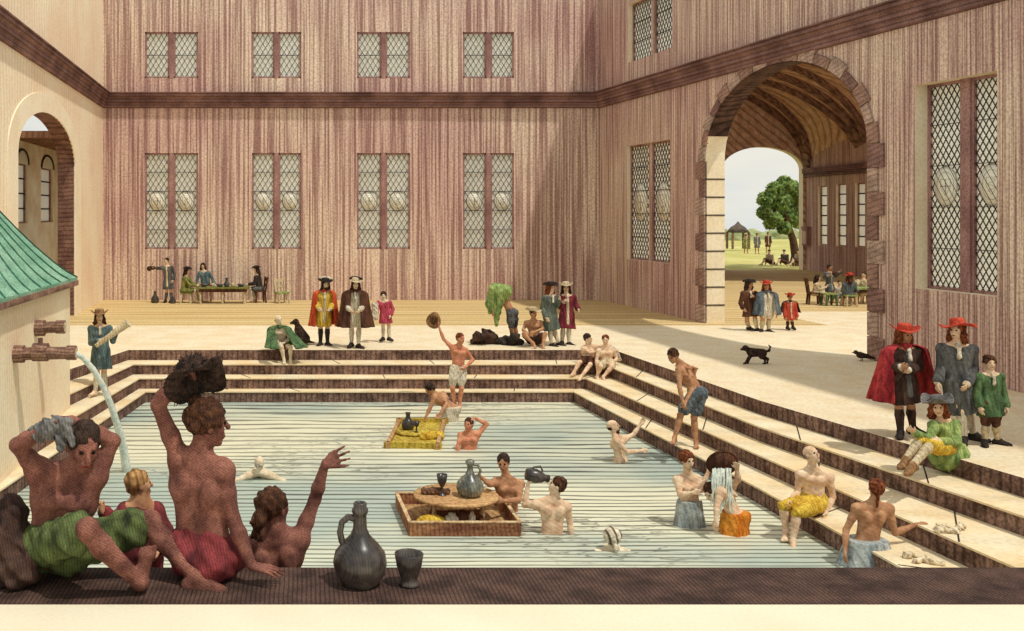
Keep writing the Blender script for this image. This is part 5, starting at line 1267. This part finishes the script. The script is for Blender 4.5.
# animals
def dog(label, px, py, kind, face_=1, s=1.0, col='darkbrown', cat='dog', name='dog'):
    c = G(px, py, 0); F = Form(); P = lambda x, y, z: c+A(x*face_, y, z)*s
    if kind == 'sit':
        F.cap(P(-.10, 0, .16), P(.06, 0, .40), .14, .12, .05); F.cap(P(.05, 0, .42), P(.11, 0, .56), .085, .07, .04)
        F.ball(P(.14, 0, .62), .080, .03); F.cap(P(.17, 0, .61), P(.27, 0, .585), .052, .034, .03)
        for q in (-1, 1):
            F.cap(P(.10, q*.07, .34), P(.13, q*.07, .16), .05, .035, .03); F.cap(P(.13, q*.07, .16), P(.13, q*.07, .035), .032, .028, .02); F.cap(P(.13, q*.07, .03), P(.19, q*.07, .025), .028, .024, .01)
            F.cap(P(-.12, q*.09, .15), P(.05, q*.11, .14), .10, .055, .04); F.cap(P(.04, q*.11, .13), P(-.03, q*.11, .04), .045, .03, .02); F.cap(P(-.04, q*.11, .03), P(.07, q*.11, .026), .032, .026, .02)
            F.cap(P(.12, q*.065, .66), P(.07, q*.095, .55), .030, .022, .015)
        F.cap(P(-.2, 0, .08), P(-.36, .05, .05), .035, .02, .03)
    else:
        F.cap(P(.16, 0, .36), P(-.18, 0, .36), .105, .085, .05); F.cap(P(.2, 0, .38), P(.31, 0, .47), .075, .055, .04)
        F.ball(P(.36, 0, .50), .065, .03); F.cap(P(.38, 0, .49), P(.49, 0, .455), .042, .026, .03)
        for q in (-1, 1):
            a, b = (.0, .10) if q > 0 else (.10, -.04)
            F.cap(P(.17, q*.06, .32), P(.20+a, q*.06, .19), .045, .03, .03); F.cap(P(.20+a, q*.06, .19), P(.26+a*1.4, q*.06, .03), .026, .022, .02); F.cap(P(.26+a*1.4, q*.06, .025), P(.31+a*1.4, q*.06, .02), .024, .018, .01)
            F.cap(P(-.18, q*.06, .32), P(-.14-b, q*.06, .22), .065, .042, .03); F.cap(P(-.14-b, q*.06, .22), P(-.27-b, q*.06, .15), .035, .025, .02); F.cap(P(-.27-b, q*.06, .15), P(-.25-b, q*.06, .03), .024, .020, .02); F.cap(P(-.25-b, q*.06, .025), P(-.20-b, q*.06, .02), .022, .018, .01)
            F.cap(P(.35, q*.05, .55), P(.30, q*.075, .47), .026, .018, .015)
        F.cap(P(-.25, 0, .38), P(-.38, 0, .42), .028, .024, .03); F.cap(P(-.38, 0, .42), P(-.42, 0, .54), .024, .016, .03); F.cap(P(-.42, 0, .54), P(-.36, 0, .60), .016, .012, .02)
    rt = empty(name, c, label, cat); F.build('body', hm('dark'), .017*s, rt, c)
    for q in (-1, 1):
        mb = MB(); e = A(.20*face_, q*.045, .64)*s if kind == 'sit' else A(.405*face_, q*.04, .52)*s; mb.lathe([(.0001, -.012), (.012, 0), (.0001, .012)], e, 8); mb.build('eye', MATS['eye'], rt)
dog('dark dog sitting beside the person in the green robe, head turned left', 301, 344.5, 'sit', -1, .95)
dog('lean dark dog trotting left across the shaded court', 757, 364, 'run', -1, .72)
c2 = G(862, 361, 0); rt = empty('crow', c2, 'small dark bird on the court beside the right jamb of the great arch', 'bird'); F = Form(); P = lambda x, y, z: c2+A(x, y, z)
F.cap(P(-.05, 0, .14), P(.12, 0, .11), .075, .05, .04); F.ball(P(-.14, 0, .20), .05, .03); F.cap(P(-.18, 0, .20), P(-.25, 0, .185), .018, .006, .01); F.cap(P(.12, 0, .11), P(.30, 0, .06), .045, .02, .03)
F.build('body', hm('dark'), .013, rt, c2)
for q in (-1, 1): mb = MB(); mb.tube([A(0, q*.03, .09), A(-.01, q*.03, .0), A(-.05, q*.03, .0)], .009, 6); mb.build('leg', hm('dark'), rt)

# ---------------------------------------------------------------- the group in the great arch
person('person in a brown coat and dark hat, left of the three in the archway', 28.9, dict(
    hd=(749.5, 284.5, 0), nk=(749, 291.5, 0), pv=(750, 309, 0), ka=(747, 321, 0), aa=(749, 327, .1), kb=(755, 318, -.05), ab=(757, 329, -.05), ta=(.4, -.9, 0), tb=(.6, -.8, 0), ea=(740.5, 303, 0), wa=(743, 308, -.1), eb=(758, 301, 0), wb=(754, 297, -.2)), 1.0, 'tan', f=(.4, -.9, 0), bf=(.1, -.99, 0),
    wear=[('coat', 'brown', .72, .22, 'brown', None), ('hat', 'black', 'wide', .18, .09), ('stockings', 'cream'), ('shoes',)], hair=('wig', 'dark'), groundz=0)
person('person in a blue cloak and red hat, middle of the three in the archway', 28.7, dict(
    hd=(766.5, 286, 0), nk=(767, 293, 0), pv=(767, 310, 0), ka=(762.5, 321, 0), aa=(761.5, 330, 0), kb=(769, 320, 0), ab=(768.5, 330, 0), ta=(-.5, -.85, 0), tb=(.5, -.85, 0)), 1.0, 'tan', f=(-.4, -.9, 0), bf=(0, -1, 0),
    wear=[('coat', 'white', .8, .14), ('cloak', 'steel', .78, .36, 30, .22), ('hat', 'redhat', 'wide', .20, .10), ('stockings', 'cream'), ('shoes',)], hair=('wig', 'auburn'), groundz=0)
person('small person in a red coat and red hat, right of the three in the archway', 29.0, dict(
    hd=(790, 297, 0), nk=(790, 302, 0), pv=(790, 314, 0), ka=(788, 321, 0), aa=(787.5, 327, 0), kb=(792, 321, 0), ab=(793, 327, 0)), .74, 'tan', f=(-.1, -.99, 0), bf=(0, -1, 0),
    wear=[('coat', 'redhat', .8, .22, 'brown'), ('cloak', 'darkbrown', .55, .34, 70, .22), ('hat', 'redhat', 'wide', .20, .10), ('stockings', 'brown'), ('shoes',)], hair=('curly', 'auburn'), groundz=0)

# ---------------------------------------------------------------- men at the right edge
person('standing person in a big red cloak and red plumed hat over a dark suit', 15.1, dict(
    hd=(905, 335, 0), nk=(905, 348, 0), pv=(903.5, 381, 0), ka=(899, 408, 0), aa=(900.5, 431.5, 0), kb=(911, 407, .1), ab=(913, 428, .25), ta=(-.6, -.8, 0), tb=(.6, -.75, 0), ea=(891, 368, 0), wa=(901, 367, -.3), eb=(919, 368, 0), wb=(908, 370, -.3)), 1.03, 'tan', f=(.25, -.95, -.05), bf=(.1, -.99, 0),
    wear=[('coat', 'darkbrown', .78, .21, 'white', 'grey'), ('cloak', 'red', .88, .46, 46, .27), ('hat', 'redhat', 'wide', .21, .10, None, 1.2), ('stockings', 'darkbrown'), ('shoes',)], hair=('wig', 'auburn'), groundz=0)
person('standing person in a long grey-blue coat and large red hat, leaning on a cane', 14.75, dict(
    hd=(957, 331, 0), nk=(957, 345, 0), pv=(958, 382, 0), ka=(961, 412, -.05), aa=(964, 438, -.05), kb=(967, 410, .15), ab=(974, 434, .2), ta=(-.6, -.8, 0), tb=(.5, -.8, 0), ea=(941, 367, .05), wa=(938, 382, -.05), eb=(974, 369, 0), wb=(967, 384, -.22)), 1.06, 'pale', f=(-.85, -.5, .05), bf=(-.35, -.93, 0),
    wear=[('coat', 'slate', .98, .24, 'white', None), ('hat', 'redhat', 'floppy', .23, .11, None, .5, .12), ('stockings', 'white'), ('shoes',)], hair=('wig', 'auburn'), groundz=0)
c2 = G(963, 444, 0); tp_ = U(967, 380, c2[1]-.05)-c2; mb = MB(); mb.tube([A(0, 0, 0), tp_*.97], [.012, .016], 8); rt = empty('cane', c2, 'slender cane under the hand of the person in grey-blue', 'cane'); mb.build('shaft', cm('brown'), rt); mb = MB(); mb.lathe([(.001, -.03), (.028, -.01), (.03, .01), (.001, .035)], tp_, 12); mb.build('knob', cm('cream'), rt)
person('small person in a green coat and fur cap at the far right behind the cane', 14.6, dict(
    hd=(990, 363, 0), nk=(990, 374, 0), pv=(990, 403, 0), ka=(986, 424, 0), aa=(984.5, 441, 0), kb=(996, 424, 0), ab=(998, 440, .1), ta=(-.5, -.85, 0), tb=(.6, -.7, 0)), .82, 'pale', f=(-.2, -.97, 0), bf=(0, -1, 0),
    wear=[('coat', 'deepgreen', .6, .21, 'white', None), ('breeches', 'brown', 1.0), ('stockings', 'cream'), ('shoes',)], hair=('curly', 'brown'), groundz=0)
person('person in a lime green coat and cocked hat sitting on the top right step', 13.95, dict(
    hd=(938, 407, -.05), nk=(943, 420, 0), pv=(950, 450, .1), sa=(933.5, 426, -.08), sb=(955, 425, .08), ka=(920, 440, -.30), aa=(906, 459, -.42), kb=(931, 444, -.45), ab=(913, 465, -.55), ea=(930, 441, -.2), wa=(914, 432, -.35), eb=(957, 443, -.08), wb=(940, 441, -.35), ta=(-.8, -.5, -.2), tb=(-.8, -.5, -.2)), 1.0, 'pale', f=(-.5, -.85, -.1), bf=(-.6, -.8, 0),
    wear=[('shirt', 'lime', 'coat'), ('breeches', 'yellow', 1.0), ('wrap', 'lime', .12, .17, .23), ('hat', 'grey', 'tricorne', .21, .09), ('stockings', 'cream'), ('shoes', 'tan')], hair=('wig', 'auburn'), groundz=0)

# ---------------------------------------------------------------- tables, stools, chairs
def table(label, c, w_, d_, h_, col, par=0, skew=0):
    rt = empty('table', c, label, 'table'); mb = MB(); mb.box((-w_/2, -d_/2, h_-.06), (w_/2, d_/2, h_)); mb.build('tabletop', cm(col), rt)
    mb = MB(); mb.box((-w_/2+.08, -d_/2+.06, h_-.18), (w_/2-.08, d_/2-.06, h_-.06)); mb.build('apron', cm('brown'), rt)
    for sx in (-1, 0, 1) if w_ > 1.6 else (-1, 1):
        for sy in (-1, 1):
            mb = MB(); mb.lathe([(.04, 0), (.05, .05), (.03, .12), (.05, .3), (.03, h_*.7), (.055, h_-.17)], (sx*(w_/2-.15), sy*(d_/2-.1), 0), 10); mb.build('leg', cm('cream'), rt)
    return rt
def stool(label, c, col, back=False, h_=.46, w_=.42, rz=0.0, legs='cream'):
    rt = empty('chair' if back else 'stool', c, label, 'chair' if back else 'stool', rz=rz); mb = MB(); mb.box((-w_/2, -w_/2, h_-.05), (w_/2, w_/2, h_)); mb.build('seat', cm(col), rt)
    for sx in (-1, 1):
        for sy in (-1, 1): mb = MB(); mb.bar(A(sx*w_*.46, sy*w_*.46, 0), A(sx*w_*.38, sy*w_*.38, h_-.04), .06, .06, (1, 0, 0)); mb.build('leg', cm(legs), rt)
    if back:
        mb = MB()
        for sx in (-1, 1): mb.bar(A(sx*w_*.4, w_*.42, h_-.03), A(sx*w_*.45, w_*.62, h_+.52), .06, .05, (1, 0, 0))
        mb.bar(A(-w_*.45, w_*.58, h_+.42), A(w_*.45, w_*.58, h_+.42), .04, .12, UP); mb.bar(A(-w_*.4, w_*.5, h_+.2), A(w_*.4, w_*.5, h_+.2), .04, .08, UP); mb.build('backrest', cm(legs), rt)
    return rt
# left rear group
tcn = G(223, 303.2, 0)
table('long green-topped table set out before the back wall', tcn, 1.95, .75, .62, 'olive')
random.seed(8)
its = [(204, 'bowl'), (213, 'cup'), (220, 'bowl'), (227, 'jug'), (233, 'cup'), (241, 'bowl')]
names = ['shallow dark bowl at the left end of the long table', 'small cup beside the left bowl on the long table', 'dark bowl left of the tall jug on the long table', 'tall dark jug in the middle of the long table', 'small cup right of the tall jug on the long table', 'bowl at the right end of the long table']
for (x, kd), nm in zip(its, names):
    c2 = A((x-CX)/FPX*tcn[1], tcn[1]-.05, .62)
    pf = {'bowl': [(.001, 0), (.06, 0), (.13, .06), (.15, .11), (.13, .10), (.001, .03)], 'cup': [(.001, 0), (.05, 0), (.06, .14), (.05, .14), (.001, .04)], 'jug': [(.001, 0), (.08, 0), (.12, .10), (.07, .20), (.05, .30), (.07, .34), (.001, .33)]}[kd]
    mb = MB(); mb.lathe(pf, (0, 0, 0), 14); o = mb.build(kd, cm('cream' if kd == 'cup' else 'slate'), loc=tuple(c2)); tag(o, nm, kd, 'vessels on the long table')
def Yp(px, py): return G(px, py, 0)
person('musician-like person in a dark grey coat', 37.9, dict(hd=(166.5, 261, 0), nk=(167, 266, 0), pv=(168, 282, 0), ka=(166.5, 292, 0), aa=(165.5, 300, 0), kb=(171, 292, 0), ab=(171, 300, 0), ea=(161.5, 268.5, -.05), wa=(156, 268, -.15), eb=(174.5, 274, 0), wb=(173, 280, -.1)), .98, 'pale', f=(-.5, -.85, 0), bf=(-.2, -.97, 0),
    wear=[('coat', 'slate', .7, .22), ('stockings', 'grey'), ('shoes',)], hair=('short', 'dark'), groundz=0, vox=.022)['root']['label'] = 'person in a dark grey coat playing a fiddle, standing left of the long table'
c2 = U(153, 268, 37.7); rt = empty('fiddle', c2, 'brown fiddle held out to the left by the standing player', 'fiddle'); F = Form(); F.cap(c2+A(-.14, 0, -.02), c2+A(-.10, 0, 0), .10, .08, .03, (A(0, 1, 0), .4)); F.cap(c2+A(0, 0, 0), c2+A(.03, 0, .01), .08, .07, .03, (A(0, 1, 0), .4)); F.build('soundbox', cm('brown'), .018, rt, c2)
mb = MB(); mb.bar(A(0, -.02, 0), A(.30, -.02, .03), .035, .03, (0, 1, 0)); mb.build('neck', cm('darkbrown'), rt); mb = MB(); mb.tube([A(-.1, -.08, -.12), A(.02, -.08, .22)], .009, 5); mb.build('bow', cm('darkbrown'), rt)
c2 = Yp(186.5, 303); stool('low green stool under the seated person in olive', c2, 'olive', h_=.40)
person('seated person in an olive coat at the left end of the long table', c2[1], dict(hd=(187.5, 270.5, 0), nk=(186.5, 276, 0), pv=(184.5, 290, 0), sa=(184, 278.5, -.1), sb=(189, 278, .1), ka=(195, 290.5, -.1), aa=(196.5, 300.5, -.1), kb=(196, 289.5, .1), ab=(199, 300.5, .1), ea=(190, 285, -.15), wa=(196, 285.5, -.1), eb=(192, 284, .15), wb=(197, 284, .1), ta=(1, -.2, 0), tb=(1, -.2, 0)), .95, 'pale', f=(.9, -.3, -.1), bf=(.9, -.3, 0),
    wear=[('shirt', 'olive', 'coat'), ('breeches', 'olive', .9), ('hat', 'black', 'wide', .18, .09), ('stockings', 'cream')], hair=('wig', 'dark'), groundz=.0, vox=.022)
person('person in a blue-grey coat behind the long table', 38.4, dict(hd=(203, 266, 0), nk=(204, 271.5, 0), pv=(206, 286, 0), ka=(201, 289, -.35), aa=(202, 299, -.3), kb=(211, 289, -.35), ab=(211, 299, -.3), ea=(197, 280, -.05), wa=(199, 285, -.2), eb=(212.5, 279, -.05), wb=(215, 284, -.25)), .95, 'pale', f=(-.1, -.97, -.1), bf=(0, -1, 0), wear=[('shirt', 'blue', 'coat'), ('breeches', 'brown')], hair=('wig', 'dark'), groundz=0, vox=.022)
mb = stool('dark stool behind the long table under the person in blue-grey', A((206-CX)/FPX*38.45, 38.5, 0), 'brown', h_=.44)
c2 = Yp(260, 302.5); stool('tall-backed brown chair at the right end of the long table', c2, 'brown', True, rz=R(-75), legs='brown')
person('seated person in a dark coat at the right end of the long table', c2[1], dict(hd=(256, 269.5, 0), nk=(257, 275, 0), pv=(260, 288.5, 0), sa=(255.5, 277.5, -.12), sb=(259, 277, .12), ka=(251, 289, -.1), aa=(250.5, 300, -.1), kb=(251.5, 288, .1), ab=(255, 300, .1), ea=(254, 284, -.15), wa=(248.5, 284.5, -.1), eb=(255, 283, .15), wb=(249, 284, .15), ta=(-1, -.3, 0), tb=(-1, -.3, 0)), .95, 'pale', f=(-.9, -.35, -.1), bf=(-.9, -.3, 0),
    wear=[('shirt', 'black', 'coat'), ('breeches', 'slate', .9), ('hat', 'black', 'wide', .18, .09), ('stockings', 'white')], hair=('wig', 'dark'), groundz=0, vox=.022)
c2 = Yp(282, 303); stool('empty chair with a green seat standing alone right of the long table', c2, 'lime', True, h_=.42, w_=.46, rz=R(25), legs='cream')
c2 = Yp(155, 303); bottle('flask', c2, [(.001, 0), (.12, 0), (.16, .08), (.14, .2), (.07, .3), (.05, .42), (.07, .45), (.001, .45)], 'squat dark flask on the ground left of the fiddle player', 'flask', n=16)
c2 = Yp(173, 303.5); bottle('flask', c2, [(.001, 0), (.09, 0), (.12, .06), (.10, .15), (.05, .22), (.05, .30), (.001, .30)], 'smaller dark flask on the ground beside the seated person in olive', 'flask', n=16)
# hall group
HY = 37.2
def hp(px, Y=HY): return A((px-CX)/FPX*Y, Y, 0)
stool('dark high-backed chair at the left of the hall group', hp(813.5), 'brown', True, rz=R(75), legs='brown')
person('pale-clothed person sitting sideways on the dark chair in the hall', HY, dict(hd=(818, 278, 0), nk=(817.5, 283, 0), pv=(815, 293, 0), sa=(816, 285, -.12), sb=(819, 285, .12), ka=(824, 293, -.1), aa=(822, 302, -.1), kb=(824, 292.5, .1), ab=(825, 302, .1), ea=(819, 290, -.12), wa=(824, 288, -.1), eb=(821, 289, .12), wb=(825, 287, .1), ta=(1, -.2, 0), tb=(1, -.2, 0)), .9, 'pale', f=(.8, -.5, 0), bf=(.9, -.3, 0), wear=[('shirt', 'cream'), ('breeches', 'cream')], hair=('wig', 'dark'), groundz=0, vox=.022)
person('standing fiddler in a blue coat at the hall table', HY+.5, dict(hd=(830, 267.5, 0), nk=(829.5, 272.5, 0), pv=(829.5, 286, 0), ka=(828, 295, 0), aa=(828, 301, 0), kb=(833, 295, 0), ab=(833, 301, 0), ea=(824.5, 278, 0), wa=(828, 276, -.3), eb=(836, 276, -.05), wb=(839, 272.5, -.1)), .93, 'tan', f=(.5, -.8, 0), bf=(.4, -.9, 0), wear=[('coat', 'steel', .6, .2), ('stockings', 'deepgreen')], hair=('short', 'dark'), groundz=0, vox=.022)
c2 = U(837, 273.5, HY+.3); rt = empty('fiddle', c2, 'small brown fiddle played by the person in blue in the hall', 'fiddle'); F = Form(); F.cap(c2+A(-.12, 0, 0), c2+A(-.02, 0, 0), .08, .07, .03, (A(0, 1, 0), .4)); F.build('soundbox', cm('brown'), .018, rt, c2); mb = MB(); mb.bar(A(0, 0, 0), A(.22, 0, .02), .03, .03, (0, 1, 0)); mb.build('neck', cm('darkbrown'), rt)
stool('green stool at the left of the hall table', hp(829, HY-.5), 'lime', legs='deepgreen')
stool('green stool under the person in the red hat', hp(849, HY-.7), 'lime', h_=.42)
person('person in a blue coat and red hat seen from behind on a green stool', HY-.7, dict(hd=(849.5, 277, 0), nk=(849, 282.5, 0), pv=(848.5, 294.5, 0), ka=(843, 296, .4), aa=(843, 306, .38), kb=(855, 296, .4), ab=(855, 306, .38), ea=(842.5, 291, .05), wa=(846, 293, .25), eb=(856, 290, .05), wb=(858, 291, .28)), .95, 'tan', f=(.2, .95, 0), bf=(.1, .99, 0), wear=[('shirt', 'steel', 'coat'), ('breeches', 'slate'), ('hat', 'redhat', 'cocked', .17, .10)], hair=('wig', 'brown'), groundz=0, vox=.022)
c2 = hp(862, HY+.2); table('small green table inside the hall beside the right jamb', c2, 1.0, .7, .62, 'lime')
person('pale-clothed person leaning back at the right end of the hall table', HY+.7, dict(hd=(864, 275, 0), nk=(863, 280, 0), pv=(864.5, 293, 0), ka=(858, 294, -.1), aa=(858, 303, -.1), kb=(862, 294, -.35), ab=(861, 303, -.3), ea=(857, 285, -.1), wa=(855, 281, -.15), eb=(868, 285, 0), wb=(866, 289, -.2)), .93, 'pale', f=(-.8, -.5, .1), bf=(-.6, -.7, 0), wear=[('shirt', 'cream'), ('breeches', 'white')], hair=('short', 'dark'), groundz=0, vox=.022)
stool('brown stool behind the hall table under the leaning person', hp(865, HY+.8), 'brown', h_=.42)
person('small person in white behind the hall group between blue coats', HY+1.0, dict(hd=(839.5, 283, 0), nk=(839.5, 287, 0), pv=(840, 296, 0), ka=(838, 297, -.3), aa=(838, 302, -.3), kb=(842, 297, -.3), ab=(842, 302, -.3)), .75, 'pale', f=(-.2, -.97, 0), wear=[('shirt', 'white'), ('breeches', 'grey')], hair=('short', 'dark'), groundz=0, vox=.022)
# people on the meadow
for j, (x, y, col, lb) in enumerate(((757, 254, 'grey', 'tiny standing figure in grey on the meadow beside the pavilion'), (768, 253, 'brown', 'tiny standing figure in brown on the meadow, right of the grey one'), (746, 255, 'olive', 'tiny standing figure in olive just at the pavilion'))):
    Y = 84.0; s = 1000/Y
    person(lb, Y, dict(hd=(x, y-1.62*s, 0), nk=(x, y-1.44*s, 0), pv=(x, y-.92*s, 0), ka=(x-.12*s, y-.48*s, 0), aa=(x-.14*s, y-.08*s, 0), kb=(x+.12*s, y-.48*s, 0), ab=(x+.14*s, y-.08*s, 0)), 1.0, 'tan', f=(0, -1, 0), wear=[('coat', col, .9, .22)], hair=('short', 'dark'), vox=.035, face=False, groundz=.1)
for j, (x, col, lb) in enumerate(((769, 'cream', 'leftmost reclining person under the tree beyond the arch'), (784, 'grey', 'reclining person in grey in the middle under the tree'), (798, 'white', 'person in white sitting against the trunk of the tree'))):
    Y = 61.8; s = 1000/Y; y = 265.5
    person(lb, Y, dict(hd=(x, y-.86*s, 0), nk=(x+.5, y-.68*s, 0), pv=(x+3, y-.16*s, 0), ka=(x-5, y-.42*s, -.2), aa=(x-7, y-.08*s, -.3), kb=(x-4, y-.35*s, -.4), ab=(x-8, y-.08*s, -.5), ta=(-1, 0, .2), tb=(-1, 0, .2)), 1.0, 'pale', f=(-.6, -.7, 0), bf=(-.8, -.5, 0), wear=[('shirt', col), ('breeches', 'brown')], hair=('short', 'dark'), vox=.03, face=False, groundz=.02)
# GROUPS
for o in bpy.data.objects:
    if o.parent is None and o.get('label') and not o.get('group'):
        k = o.name.split('.')[0]
        g = dict(stool='stools at the tables', flask='flasks on the ground', spout='spouts of the fountain house', clothes_heap='heaps of clothes', fiddle='fiddles of the players', linen='linen left on the treads').get(k)
        if g: o['group'] = g
